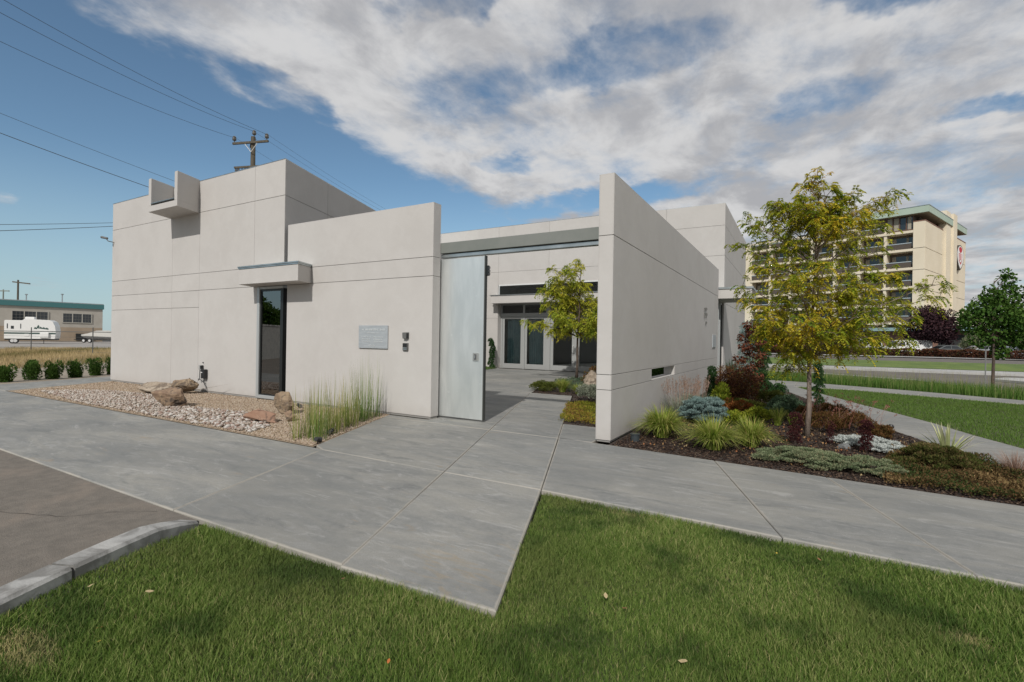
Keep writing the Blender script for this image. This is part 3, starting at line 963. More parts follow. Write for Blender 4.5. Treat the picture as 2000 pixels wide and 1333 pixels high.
# --- building at the back of the courtyard
rb = thing('rear_building', 'pale plaster building with glazed doors across the back of the courtyard', 'building', (-12, 22.9, 0))
YF, YG = 22.85, 23.2
def rear():
    HT = 7.62
    xL, xR = -22.0, -6.4
    oL, oR = -14.10, -6.9          # glazed opening
    mb = MB()
    mb.box(xL, oL, YF, 30, 0, HT - 0.004)
    mb.box(oR, xR, YF, 30, 0, HT - 0.004)
    mb.box(oL, oR, YF, 30, 3.46, 3.90)
    mb.box(oL, oR, YF, 30, 4.50, HT - 0.004)
    mb.box(oL, oR, 26.5, 30, 0, 3.46)
    mb.box(oL, oR, 25.0, 30, 3.90, 4.50)
    mb.build('wall_core', JOINT)
    MB().box(xL, xR, YF - 0.02, 30, HT - 0.003, HT + 0.012).build('roof', GALV)
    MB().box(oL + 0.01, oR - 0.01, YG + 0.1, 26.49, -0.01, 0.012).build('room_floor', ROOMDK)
    o = (xL, YF, 0); n = Vector((0, -1, 0))
    f = lambda x: x - xL
    r = []
    a = [0, f(-18), f(-14.10)]
    for i in range(2):
        for b0, b1 in ((0.04, 2.7), (2.7, 5.18), (5.18, HT)):
            r.append((a[i], a[i + 1], b0, b1, int(i > 0), 1, int(b0 > 1), int(b1 < HT)))
    for x0, x1 in ((-14.10, -11.08), (-11.08, -8.0), (-8.0, -6.4)):
        r.append((f(x0), f(x1), 5.18, HT, 1, int(x1 < -6.5), 1, 0))
        r.append((f(x0), f(x1), 4.50, 5.18, 1, int(x1 < -6.5), 0, 1))
    r.append((f(oR), f(xR), 0.04, 4.50, 1, 0, 0, 1))
    panel_face(None, o, X1, Z3, n, r)
    # reveals beside the doors
    MB().box(oL - 0.001, oL + 0.012, YF, YG + 0.05, 0.0, 3.46).build('door_reveal', PLASTER)
    # canopy
    c = MB().box(-14.2, -6.6, 22.25, YF - 0.002, 3.46, 3.86).build('canopy', PLASTER, bevel=0.004)
    MB().box(-14.24, -6.56, 22.21, YF - 0.002, 3.862, 3.90).build('cap', GALV, c)
    # clerestory
    for x0, x1 in ((-14.06, -11.14), (-11.06, -8.3), (-8.22, -6.95)):
        wn = MB()
        wn.box(x0, x1, YF - 0.03, YF + 0.06, 4.43, 4.50); wn.box(x0, x1, YF - 0.03, YF + 0.06, 3.905, 3.935)
        wn.box(x0, x0 + 0.05, YF - 0.03, YF + 0.06, 3.935, 4.43); wn.box(x1 - 0.05, x1, YF - 0.03, YF + 0.06, 3.935, 4.43)
        q = wn.build('clerestory_window', M('white_frame', (0.62, 0.63, 0.62), rough=0.4) if x0 < -14 else bpy.data.materials['white_frame'])
        MB().box(x0 + 0.05, x1 - 0.05, YF, YF + 0.01, 3.935, 4.43).build('pane', DOORPANE, q)
    # door frames
    fr = MB()
    posts = [(-14.08, -13.99), (-12.72, -12.60), (-11.36, -11.10), (-9.72, -9.60), (-8.1, -7.98), (-6.98, -6.90)]
    for a_, b_ in posts: fr.box(a_, b_, YG - 0.05, YG + 0.07, 0.0, 3.45)
    for (a_, b_), (c_, d_) in zip(posts[:-1], posts[1:]):
        fr.box(b_, c_, YG - 0.05, YG + 0.07, 2.80, 2.98); fr.box(b_, c_, YG - 0.05, YG + 0.07, 3.40, 3.45)
    fr.build('door_frame', PALE_ALU, bevel=0.004)
    MB().add([(-13.99, YG, 2.98), (-6.98, YG, 2.98), (-6.98, YG, 3.40), (-13.99, YG, 3.40)], [(0, 1, 2, 3)]).build('transom_pane', DOORPANE)
    leafs = [(-13.98, -12.73, 0.12), (-12.59, -11.37, 0.12), (-11.09, -9.73, 0.16), (-9.59, -8.11, 0.10), (-7.97, -6.99, 0.1)]
    for i, (a_, b_, st) in enumerate(leafs):
        d = MB()
        d.box(a_, a_ + st, YG - 0.03, YG + 0.03, 0.01, 2.79); d.box(b_ - st, b_, YG - 0.03, YG + 0.03, 0.01, 2.79)
        d.box(a_ + st, b_ - st, YG - 0.03, YG + 0.03, 0.01, 0.27); d.box(a_ + st, b_ - st, YG - 0.03, YG + 0.03, 2.67, 2.79)
        q = d.build('glazed_door', PALE_ALU, bevel=0.003)
        MB().box(a_ + st, b_ - st, YG - 0.004, YG + 0.004, 0.27, 2.67).build('pane', DOORPANE, q)
        if i == 2:
            MB().tube([(b_ - 0.07, YG - 0.03, 0.95), (b_ - 0.07, YG - 0.12, 0.96), (b_ - 0.07, YG - 0.12, 1.30), (b_ - 0.07, YG - 0.03, 1.31)], 0.018, 6).build('handle', bpy.data.materials['white_frame'], q)
    # pleated curtains
    for x0, x1 in ((-13.8, -12.85), (-12.45, -11.5)):
        n_ = 90; vs = []; fs = []
        for i in range(n_ + 1):
            t = i / n_; x = x0 + (x1 - x0) * t; y = YG + 0.22 + 0.045 * math.sin(t * 55 + 1.5 * math.sin(t * 9)) + 0.02 * math.sin(t * 131)
            vs += [(x, y, 0.05), (x, y, 2.75)]
        for i in range(n_): fs.append((2 * i, 2 * i + 2, 2 * i + 3, 2 * i + 1))
        MB().add(vs, fs).build('curtain', CURT, smooth=True)
CURT = M('blue_grey_curtain', (0.34, 0.44, 0.47), (0.42, 0.52, 0.55), rough=0.9, scale=3)
adopt(rb, collect(rear))

# --- tower at the far end of the blade wall
tw = thing('rear_tower', 'plain pale plaster tower standing behind the end of the blade wall', 'building', (-4.2, 20.9, 0))
def tower():
    x0, x1, y0, y1, HT = -5.8, -2.56, 20.9, 29.6, 7.02
    MB().box(x0, x1, y0, y1, 0, HT - 0.004).build('wall_core', JOINT)
    MB().box(x0 - .01, x1 + .01, y0 - .01, y1 + .01, HT - 0.003, HT + 0.012).build('roof', GALV)
    vs = [0.04, 3.12, 4.98, 6.16, HT]
    panel_face(None, (x0, y0, 0), X1, Z3, Vector((0, -1, 0)), grid_rects([0, 1.0, x1 - x0], vs, (PT, PT)))
    panel_face(None, (x1, y0, 0), Vector((0, 1, 0)), Z3, X1, grid_rects([0, 2.8, 5.6, y1 - y0], vs))
    panel_face(None, (x0, y0, 0), Vector((0, 1, 0)), Z3, X0, grid_rects([0, 4, y1 - y0], vs))
    c = MB().prism([(-2.9, 18.86), (-1.42, 18.86), (-1.42, 20.87), (-2.9, 20.87)], 3.12, 3.45).build('canopy', PLASTER, bevel=0.004)
    MB().prism([(-2.93, 18.83), (-1.38, 18.83), (-1.38, 20.87), (-2.93, 20.87)], 3.452, 3.52).build('cap', GALV, c)
    g = MB()
    g.box(-2.70, -2.60, 18.78, 18.88, 0.0, 3.11); g.box(-2.70, -2.60, 20.72, 20.86, 0.0, 3.11)
    g.box(-2.70, -2.60, 18.88, 20.72, 3.02, 3.11); g.box(-2.70, -2.60, 18.88, 20.72, 0.0, 0.08)
    q = g.build('side_door', DKFRAME)
    g2 = MB(); g2.box(-2.59, -2.52, 19.28, 19.35, 0.0, 3.10); g2.box(-2.59, -2.52, 19.7, 19.76, 0.0, 3.10)
    g2.build('frame', ALU, q)
    MB().box(-2.655, -2.645, 18.88, 20.72, 0.08, 3.02).build('pane', PANE, q)
adopt(tw, collect(tower))

# --- small things fixed to the walls
# plaque with raised (illegible at this size) lettering
pl = thing('wall_plaque', 'brushed steel plaque with small raised lettering on the plaster wall', 'plaque', (-7.62, 7.46, 1.56))
def plaque():
    x0, x1, z0, z1 = -8.04, -7.22, 1.325, 1.80
    MB().box(x0, x1, 7.455, 7.475, z0, z1).build('plate', M('plaque_steel', (0.40, 0.43, 0.45), (0.46, 0.49, 0.51), rough=0.5, metal=0.35, scale=6, stretch=(1, 1, 8)), bevel=0.003)
    lt = MB()
    r2 = random.Random(3)
    def line(xa, xb, z, h, sp):
        x = xa
        while x < xb:
            wl = r2.uniform(0.35, 0.8) * h
            k = r2.random()
            lt.box(x, x + h * 0.18, 7.449, 7.4545, z, z + h)
            if k > .3: lt.box(x + h * 0.2, x + wl, 7.449, 7.4545, z + (h * 0.8 if k > .65 else h * .4), z + (h if k > .65 else h * .6))
            if k > .5: lt.box(x + wl - h * .05, x + wl + h * 0.12, 7.449, 7.4545, z, z + h * .9)
            x += wl + h * 0.4
            if r2.random() < sp: x += h * 0.9
    line(x0 + 0.10, x1 - 0.08, z1 - 0.105, 0.036, 0.15)
    line(x0 + 0.24, x0 + 0.58, z1 - 0.165, 0.022, 0.15)
    for zz_ in (0.235, 0.285, 0.33):
        line(x0 + 0.10, x0 + 0.34, z1 - zz_ - 0.01, 0.020, 0.2); line(x0 + 0.44, x0 + 0.70, z1 - zz_ - 0.015, 0.020, 0.2)
    line(x0 + 0.29, x0 + 0.46, z1 - 0.425, 0.022, 0.0)
    lt.build('lettering', M('bright_letters', (0.72, 0.74, 0.74), rough=0.3, metal=0.3))
adopt(pl, collect(plaque))
ic = thing('intercom', 'grey hooded intercom box, the upper one of two beside the gateway', 'intercom', (-6.73, 7.45, 1.59))
def intercom():
    MB().add([(-6.79, 7.487, 1.53), (-6.67, 7.487, 1.53), (-6.67, 7.487, 1.665), (-6.79, 7.487, 1.665), (-6.785, 7.42, 1.54), (-6.70, 7.42, 1.54), (-6.70, 7.41, 1.655), (-6.785, 7.41, 1.655)],
             [(0, 3, 2, 1), (4, 5, 6, 7), (0, 1, 5, 4), (1, 2, 6, 5), (2, 3, 7, 6), (3, 0, 4, 7)]).build('hood', M('hood_grey', (0.17, 0.17, 0.165), rough=0.5, metal=0.3))
    MB().box(-6.697, -6.672, 7.43, 7.47, 1.545, 1.645).build('speaker_grille', BLACK)
adopt(ic, collect(intercom))
kp = thing('keypad', 'dark square keypad below the hooded intercom beside the gateway', 'keypad', (-6.74, 7.45, 1.37))
def keypad():
    MB().box(-6.81, -6.68, 7.45, 7.487, 1.30, 1.45).build('plate', M('keypad_plate', (0.16, 0.155, 0.15), rough=0.35, metal=0.6), bevel=0.004)
    MB().box(-6.795, -6.70, 7.443, 7.449, 1.375, 1.44).build('display', BLACK)
    for i in range(3):
        for j in range(2):
            MB().box(-6.79 + .033 * i, -6.765 + .033 * i, 7.443, 7.449, 1.315 + .028 * j, 1.335 + .028 * j).build('key', GALV)
adopt(kp, collect(keypad))
sc_ = thing('security_camera', 'small grey security camera on the outer corner of the tall block', 'camera', (-19.3, 7.4, 4.6))
def seccam():
    MB().tube([(-19.30, 7.30, 4.60), (-19.48, 7.22, 4.64)], [0.035, 0.04], 10).build('camera_body', M('cam_grey', (0.13, 0.13, 0.13), rough=0.5), smooth=False)
    MB().tube([(-19.30, 7.487, 4.50), (-19.30, 7.32, 4.52), (-19.33, 7.29, 4.58)], 0.014, 6).build('bracket', bpy.data.materials['cam_grey'])
    MB().tube([(-19.48, 7.22, 4.64), (-19.50, 7.21, 4.645)], [0.033, 0.03], 10).build('lens', BLACK)
adopt(sc_, collect(seccam))
eb = thing('outdoor_outlet', 'grey outlet cover and black transformer box with cable low on the tall block', 'electrical box', (-13.8, 7.46, 0.5))
def outlet():
    MB().box(-14.09, -13.97, 7.42, 7.487, 0.60, 0.73).build('outlet_cover', M('outlet_grey', (0.33, 0.33, 0.32), rough=0.5), bevel=0.006)
    MB().box(-13.975, -13.945, 7.40, 7.47, 0.63, 0.72).build('plug', BLACK)
    b = MB().box(-13.90, -13.745, 7.38, 7.475, 0.38, 0.62).build('transformer', BLACK, bevel=0.006)
    MB().box(-13.895, -13.82, 7.375, 7.379, 0.53, 0.55).build('sticker', M('sticker_white', (0.7, 0.7, 0.7)), b)
    cb = MB()
    cb.tube([(-14.03, 7.43, 0.60), (-14.03, 7.42, 0.42), (-13.98, 7.40, 0.36), (-14.04, 7.40, 0.32), (-14.06, 7.41, 0.36), (-13.96, 7.41, 0.34), (-13.84, 7.41, 0.28), (-13.80, 7.42, 0.38)], 0.011, 6)
    cb.tube([(-13.82, 7.42, 0.38), (-13.82, 7.44, 0.22), (-13.76, 7.45, 0.14), (-13.74, 7.44, 0.05), (-13.79, 7.40, 0.0)], 0.012, 6)
    cb.build('cable', M('cable_grey', (0.10, 0.10, 0.10), rough=0.5))
    MB().box(-13.975, -13.955, 7.46, 7.487, 0.78, 0.81).build('light_sensor', BLACK)
adopt(eb, collect(outlet))
nb = thing('wall_numerals', 'cluster of small metal characters high on the long blade wall', 'lettering', (-2.46, 16, 2.4))
def numerals():
    mt = M('numeral_metal', (0.22, 0.22, 0.21), rough=0.4, metal=0.7)
    for (y, z, hh) in ((15.75, 2.50, .10), (16.0, 2.52, .10), (15.75, 2.30, .15), (16.05, 2.31, .15), (16.0, 2.10, .10)):
        c = MB()
        c.box(-2.469, -2.435, y, y + 0.035, z, z + hh); c.box(-2.469, -2.435, y + 0.035, y + 0.13, z + hh - 0.025, z + hh); c.box(-2.469, -2.435, y + 0.105, y + 0.13, z + hh * 0.4, z + hh - .025)
        c.build('character', mt)
adopt(nb, collect(numerals))
tag(MB().box(-2.469, -2.445, 17.45, 18.15, 1.40, 1.82).build('small_plaque', bpy.data.materials['plaque_steel'], bevel=0.004), 'small blank grey plaque near the far end of the blade wall', 'plaque')
dl = thing('door_buzzer', 'small dark buzzer on the courtyard wall left of the glazed doors', 'buzzer', (-14.4, 22.8, 1.4))
def buz():
    MB().box(-14.47, -14.37, 22.79, 22.833, 1.32, 1.46).build('plate', BLACK)
    MB().box(-14.435, -14.405, 22.78, 22.789, 1.37, 1.40).build('button', GALV)
adopt(dl, collect(buz))

# ------------------------------------------------------------------ backdrop on the left: workshop, caravan, boat, fence
def frame_thing(name, label, cat, p, ang, group=None):
    t = thing(name, label, cat, (p[0], p[1], p[2] if len(p) > 2 else 0), ang, group)
    return t


TEAL = M('teal_fascia', (0.05, 0.16, 0.165), rough=0.6)
TANW = M('beige_render', (0.37, 0.345, 0.30), (0.41, 0.385, 0.34), rough=0.9, scale=0.6)
TANL = M('tan_render', (0.30, 0.235, 0.17), (0.34, 0.27, 0.20), rough=0.9, scale=0.6)
WHITE = M('white_paint', (0.72, 0.72, 0.70), rough=0.45)
DGLASS = M('dark_glass', (0.02, 0.025, 0.028), rough=0.08, spec=0.8)
# local x runs along the facade, -y faces the viewer
ang = math.atan2(41.96 - 28.7, -112.32 + 114.3)
ws = frame_thing('workshop', 'long beige workshop with a teal roof fascia behind the caravan', 'building', (-114.3, 28.7), ang)
def workshop_parts():
    L0_, L1_ = -16.0, 13.4
    MB().box(L0_, L1_, 0.0, 14, 2.5, 5.95).build('wall', TANW, ws)
    MB().box(L0_, L1_, -0.02, 14, 0.0, 2.5).build('wall', TANL, ws)
    MB().box(L0_ - .2, L1_ + .15, -0.25, 14.2, 5.952, 6.8).build('roof', TEAL, ws)
    MB().box(L0_ - .1, L1_ + .1, -0.15, 14.1, 6.802, 6.95).build('roof_edge', GALV, ws)
    for (a, b, z0, z1) in ((1.4, 5.9, 3.4, 5.05), (7.8, 11.8, 3.4, 4.95), (-9, -4.5, 3.4, 5.0)):
        f = MB()
        f.box(a - .1, b + .1, -0.12, -0.03, z0 - .12, z0); f.box(a - .1, b + .1, -0.12, -0.03, z1, z1 + .1)
        for k in range(4):
            x = a + (b - a) * k / 3
            f.box(x - .06, x + .06, -0.12, -0.03, z0, z1)
        q = f.build('window', M('aged_cream_frame', (0.40, 0.385, 0.34)) if 'aged_cream_frame' not in bpy.data.materials else bpy.data.materials['aged_cream_frame'], ws)
        for k in range(3):
            xa = a + (b - a) * k / 3 + .06; xb = a + (b - a) * (k + 1) / 3 - .06
            MB().box(xa, xb, -0.06, -0.03, z0, z1).build('pane', DGLASS, q)
            g = MB()
            for j in (1, 2): g.box(xa, xb, -0.09, -0.061, z0 + (z1 - z0) * j / 3 - .025, z0 + (z1 - z0) * j / 3 + .025)
            for j in (1, 2): g.box(xa + (xb - xa) * j / 3 - .02, xa + (xb - xa) * j / 3 + .02, -0.088, -0.062, z0, z1)
            g.build('glazing_bars', M('bars_grey', (0.12, 0.12, 0.11)) if 'bars_grey' not in bpy.data.materials else bpy.data.materials['bars_grey'], q)
    MB().box(9.6, 11.9, -0.3, -0.04, 0.2, 1.4).build('loading_grille', DKFRAME, ws)
workshop_parts()
for i, (lx, h, lab) in enumerate(((3.5, 1.1, 'thin left vent pipe on the workshop roof'), (8.2, 1.5, 'taller right vent pipe with a cap on the workshop roof'))):
    v = MB(); v.tube([(0, 0, 0), (0, 0, h)], 0.09, 8)
    c, s = math.cos(ang), math.sin(ang)
    o = v.build('vent_pipe', GALV)
    o.location = (-114.3 + c * lx - s * 3, 28.7 + s * lx + c * 3, 6.9)
    MB().box(-.16, .16, -.16, .16, h, h + .18).build('vent_cap', GALV, o)
    tag(o, lab, 'vent pipe', 'vent pipes on the workshop roof')
# second building, seen only through the gap
b2 = thing('warehouse', 'low cream building glimpsed between the workshop and the plaster block', 'building', (-134.5, 63.5, 0), R(75))
MB().box(-8, 12, 0, 12, 0, 5.6).build('wall', M('cream_wall', (0.45, 0.40, 0.32), rough=0.9), b2)
MB().box(-8.3, 12.3, -.3, 12.3, 5.602, 6.1).build('roof', M('cream_roof', (0.42, 0.38, 0.32), rough=0.8), b2)


def wheel(r, w_, at, m_t, m_r, parent, ax='y'):
    c = Vector(at)
    d = Vector((0, 1, 0)) if ax == 'y' else X1
    t = MB().tube([c - d * w_ / 2, c + d * w_ / 2], r, 18).build('wheel', m_t, parent)
    MB().tube([c - d * (w_ / 2 + .012), c + d * (w_ / 2 + .012)], r * 0.58, 12).build('rim', m_r, t)
    return t


TYRE = M('tyre', (0.02, 0.02, 0.02), rough=0.8)
RIMW = M('white_rim', (0.55, 0.55, 0.54), rough=0.4)
GREENDK = M('dark_green_graphic', (0.04, 0.08, 0.07), rough=0.5)
cv_ = frame_thing('caravan', 'white travel trailer with a dark stripe parked before the workshop', 'caravan', (-91.2, 26.25, 0.0), R(60))
def caravan_parts():
    L = 7.9; prof = [(-3.95, .62), (-3.95, 3.02), (-3.8, 3.1), (-1.2, 3.12), (-1.0, 3.3), (2.9, 3.22), (3.45, 3.0), (3.8, 2.4), (3.95, 1.6), (3.85, .75), (3.7, .62)]
    n = len(prof); vs = [(x, -1.2, z) for x, z in prof] + [(x, 1.2, z) for x, z in prof]
    MB().add(vs, [tuple(range(n)), tuple(range(2 * n - 1, n - 1, -1))] + [(i, n + i, n + (i + 1) % n, (i + 1) % n) for i in range(n)]).build('body', WHITE, cv_, bevel=0.03)
    MB().box(-3.94, 3.92, -1.215, -1.202, 1.28, 1.48).build('stripe', GREENDK, cv_)
    MB().box(-3.94, 3.90, -1.215, -1.202, 1.60, 1.66).build('pinstripe', M('grey_stripe', (0.35, 0.36, 0.36)), cv_)
    a = MB().box(-1.2, .3, -.4, .5, 3.26, 3.62).build('air_conditioner', WHITE, cv_, bevel=.08)
    for x0, x1, z0, z1 in ((-3.55, -3.4, 2.0, 2.65), (-1.55, -1.42, 2.0, 2.65), (-2.95, -2.5, 1.95, 2.35)):
        MB().box(x0, x1, -1.215, -1.202, z0, z1).build('window', DGLASS, cv_)
    g = MB()
    for k, (x, z, s) in enumerate(((.5, 2.0, .5), (.9, 2.1, .4), (1.3, 2.05, .5), (1.8, 2.0, .5), (2.3, 1.95, .45), (1.05, 2.3, .28))):
        g.add([(x, -1.21, z), (x + s, -1.21, z - .06), (x + s * 1.1, -1.21, z + .1), (x + s * .3, -1.21, z + .26)], [(0, 1, 2, 3)])
    g.build('side_graphic', GREENDK, cv_)
    MB().box(1.5, 2.9, -1.45, -1.21, .75, 1.5).build('storage_box', WHITE, cv_, bevel=.08)
    MB().box(-.9, -.2, -1.23, -1.21, .95, 1.3).build('hatch', WHITE, cv_, bevel=.005)
    MB().box(-3.9, 3.7, -1.1, 1.1, .45, .615).build('chassis', DKFRAME, cv_)
    for x in (-2.75, -2.3): wheel(.36, .2, (x, -1.05, .36), TYRE, RIMW, cv_)
    MB().tube([(2.0, -1.0, .5), (2.0, -1.0, 0)], .05, 6).build('jack', DKFRAME, cv_)
    MB().box(3.2, 3.9, -.9, -.3, 1.2, 1.7).build('gas_locker', WHITE, cv_, bevel=.05)
    K = .66      # the body is built at full length, then shortened; wheels keep their shape
    for o in cv_.children_recursive:
        if o.data is None: continue
        if o.name.startswith(('wheel', 'rim')):
            cx = sum(v.co.x for v in o.data.vertices) / len(o.data.vertices)
            for v in o.data.vertices: v.co.x += cx * (K - 1)
        else:
            for v in o.data.vertices: v.co.x *= K
caravan_parts()
bt = frame_thing('boat', 'covered motor boat on its road trailer beside the plaster block', 'boat', (-97.4, 36.1, 0.0), R(30))
def boat_parts():
    st = [(-2.6, .55, .75, .50), (-2.0, .95, .72, .42), (0, 1.1, .72, .38), (1.8, 1.05, .78, .42), (2.7, .85, .95, .5)]
    st = [(-3.0, .12, 1.15, .98), (-2.2, .75, 1.12, .7), (-.6, 1.1, 1.1, .48), (1.4, 1.12, 1.05, .45), (2.9, 1.05, 1.0, .5)]
    vs = []
    for x, hw, zt, zb in st: vs += [(x, -hw, zt), (x, -hw * .75, (zt + zb) / 2), (x, 0, zb), (x, hw * .75, (zt + zb) / 2), (x, hw, zt)]
    fs = []
    for i in range(len(st) - 1):
        for j in range(4): fs.append((i * 5 + j, (i + 1) * 5 + j, (i + 1) * 5 + j + 1, i * 5 + j + 1))
    fs.append((20, 21, 22, 23, 24))
    MB().add(vs, fs).build('hull', M('boat_hull', (0.42, 0.43, 0.43), rough=.35), bt)
    vs = []; cz = [1.2, 1.42, 1.95, 2.0, 1.45]
    for (x, hw, zt, zb), c in zip(st, cz): vs += [(x, -hw * 1.03, zt - .06), (x, -hw * .6, (zt + c) / 2 + .1), (x, 0, c), (x, hw * .6, (zt + c) / 2 + .1), (x, hw * 1.03, zt - .06)]
    MB().add(vs, [tuple(reversed(f)) for f in fs[:-1]] + [(24, 23, 22, 21, 20)]).build('cover', M('boat_cover', (0.40, 0.39, 0.36), rough=.9), bt)
    MB().box(-3.1, 3.0, -.95, -.85, .38, .5).box(-3.1, 3.0, .85, .95, .38, .5).box(-4.2, -3.0, -.06, .06, .4, .5).build('trailer_frame', DKFRAME, bt)
    for x in (-1.7, -.75): wheel(.33, .2, (x, -1.05, .33), TYRE, RIMW, bt)
boat_parts()
# fence of steel posts, rail and wires
fn = thing('yard_fence', 'thin galvanised post and wire fence in front of the caravan', 'fence', (-48, 15, 0))
def fence_parts():
    a = Vector((-52.6, 13.8, 0)); b = Vector((-43.8, 14.2, 0)); d = (b - a)
    a = Vector((-55.7, 15.9, 0)); b = Vector((-44.9, 16.2, 0))
    d = b - a
    pts = [a + d * k for k in (-2, -1, 0, 1, 2)]
    for p in pts:
        q = MB().tube([(p.x, p.y, 0), (p.x, p.y, 1.95)], .035, 6).build('post', M('fence_grey', (0.13, 0.135, 0.13), rough=.6, metal=.4) if 'fence_grey' not in bpy.data.materials else bpy.data.materials['fence_grey'])
    MB().tube([pts[0] + Z3 * 1.62, pts[-1] + Z3 * 1.62], .028, 6).build('rail', bpy.data.materials['fence_grey'])
    wr = MB()
    for z in (.15, 1.2): wr.tube([pts[0] + Z3 * z, pts[-1] + Z3 * z], .008, 4)
    wr.build('wire', bpy.data.materials['fence_grey'])
adopt(fn, collect(fence_parts))

# ------------------------------------------------------------------ poles and wires
WOOD = M('weathered_pole', (0.075, 0.065, 0.048), (0.11, 0.095, 0.07), rough=.9, scale=3, stretch=(6, 6, .5))
CERA = M('brown_ceramic', (0.085, 0.08, 0.07), rough=.35)
up = thing('utility_pole', 'tall timber power pole with two crossarms rising behind the block', 'utility pole', (-28.7, 18.07, 0))
Pp = Vector((-28.70, 18.07, 0)); ARM = Vector((0.866, 0.5, 0)) * 0.98 + Vector((-0.5, 0.866, 0)) * -0.2
ARM.normalize()
def pole_parts():
    MB().tube([Pp, Pp + Z3 * 13.55], [.19, .125], 10).build('pole', WOOD, smooth=False)
    a = MB().obox(Pp + Z3 * 13.15 - Vector((-.5, .866, 0)) * .18, ARM, Z3, Vector((-ARM.y, ARM.x, 0)), -1.3, 1.13, -.06, .06, -.05, .05).build('crossarm', WOOD)
    a2 = MB().obox(Pp + Z3 * 11.68 - Vector((-.5, .866, 0)) * .2, ARM, Z3, Vector((-ARM.y, ARM.x, 0)), -1.15, 1.15, -.055, .055, -.05, .05).build('crossarm', WOOD)
    q = Pp - Vector((-.5, .866, 0)) * .25
    b = MB(); b.obox(q + Z3 * 12.62, (ARM * .55 + Z3 * .5).normalized(), Z3.cross(ARM), ARM.cross(Z3).cross(ARM) * 0 + Z3, 0, .0001, 0, .0001, 0, .0001)
    b = MB(); b.tube([q + Z3 * 12.55, q + ARM * .42 + Z3 * 13.05], .02, 5); b.tube([q + Z3 * 12.55, q - ARM * .42 + Z3 * 13.05], .02, 5)
    b.build('brace', M('galv_brace', (0.6, 0.6, 0.58), rough=.5))
    ins = [(-1.2, 13.22), (1.03, 13.22), (0.06, 13.56)]
    for s, z in ins:
        p = Pp + ARM * s - Vector((-.5, .866, 0)) * (.18 if s != .06 else 0)
        MB().lathe(p + Z3 * z, [(.03, 0), (.03, .1), (.105, .12), (.12, .2), (.09, .28), (.11, .31), (.05, .38)], 10).build('insulator', CERA)
    for s in (-1.05, -.85, -.42, -.2, .7):
        p = Pp + ARM * s - Vector((-.5, .866, 0)) * .2
        MB().lathe(p + Z3 * 11.36, [(.02, .26), (.05, .22), (.06, .12), (.05, .02), (.02, 0)], 8).build('insulator', CERA)
    p = Pp + ARM * -.9 - Vector((-.5, .866, 0)) * .22
    MB().tube([p + Z3 * 11.6, p - ARM * .1 + Z3 * 11.3, p + ARM * .08 + Z3 * 11.2, p + ARM * .25 + Z3 * 11.38, p + ARM * .3 + Z3 * 11.6], .022, 5).build('jumper_cable', BLACK)
    MB().tube([Pp + ARM * .2 + Z3 * 13.4, Pp - ARM * .18 + Z3 * 13.2, Pp - ARM * .2 + Z3 * 12.9], .03, 5).build('pin_bracket', CERA)
adopt(up, collect(pole_parts))
WIRE = M('dark_wire', (0.05, 0.055, 0.06), rough=.6)


def wire(a, b, sag, rad, label, ext=1.0, pre=()):
    a = Vector(a); b = Vector(b); pts = [Vector(q) for q in pre]
    N = 28
    for i in range(N + 1):
        t = i / N * ext
        p = a.lerp(b, t); p.z -= sag * 4 * (t / ext) * (1 - t / ext)
        pts.append(p)
    o = MB().tube(pts, rad, 5).build('power_line', WIRE)
    tag(o, label, 'power line', 'power lines')
i0 = Pp + ARM * -1.2 + Z3 * 13.55; i1 = Pp + Z3 * 13.9; i2 = Pp + ARM * 1.03 + Z3 * 13.6
nb_ = Vector((-24.0, -3.0, 0))
wire(i0, (-24.8, 0.2, 12.95), .55, .009, 'lowest of the three overhead wires leaving the upper crossarm to the left')
wire(i1, (-24.2, 0.6, 13.75), .55, .009, 'middle of the three overhead wires leaving the upper crossarm to the left')
wire(i2, (-23.6, 0.8, 14.0), .50, .009, 'highest of the three overhead wires leaving the upper crossarm to the left')
wire((-30.45, 18.0, 9.75), (-31.7, 3.7, 12.2), .12, .009, 'thin upper wire slanting down to the top of the tall block', pre=[(-28.85, 18.07, 9.6)])
wire((-31.2, 16.8, 9.3), (-34.1, 4.9, 11.9), .12, .016, 'thick lower wire slanting down behind the scupper box', pre=[(-28.85, 18.07, 9.2)])
wire((-63.3, 30.1, 14.74), (-54.6, 11.2, 9.45), .1, .02, 'upper of the two level wires far left above the workshop')
wire((-63.3, 30.1, 14.5), (-54.6, 11.2, 8.9), .1, .025, 'lower of the two level wires far left above the workshop')
for k, p in enumerate((i0, i1, i2)):
    wire(p, p + Vector((-6.5, 34, -1.6)) + ARM * (.2 * k), .9, .006, ['left', 'middle', 'right'][k] + ' one of the three wires running back from the pole behind the block')
def more_pole(x, y, dz, label):
    c = copy_tree(up)
    c.location = (x, y, dz); c['label'] = label
more_pole(-24.2, .55, -.1, 'timber power pole left of the view carrying the three upper wires')
more_pole(-33.0, 4.3, -1.3, 'timber power pole at the far left carrying the two slanting lower wires')
more_pole(-34.9, 52.1, -1.6, 'timber power pole far behind the tall block at the end of the rear wires')
more_pole(-54.6, 11.2, -3.6, 'low timber power pole by the fence carrying the two level wires')
more_pole(-63.3, 30.1, 1.2, 'taller timber power pole hidden behind the tall block')
fp = thing('distant_pole', 'distant dark utility pole standing behind the workshop roof', 'utility pole', (-136.3, 36.8, 0))
MB().tube([(0, 0, 0), (0, 0, 12)], [.19, .15], 8).build('pole', WOOD, fp)
MB().obox((0, 0, 11.5), (0.86, 0.5, -.1), Z3, (-.5, .86, 0), -1.1, 2.4, -.12, .12, -.1, .1).build('crossarm', WOOD, fp)
fp2 = thing('distant_pole', 'paler distant pole just left of the dark one behind the workshop', 'utility pole', (-141.5, 36.0, 0))
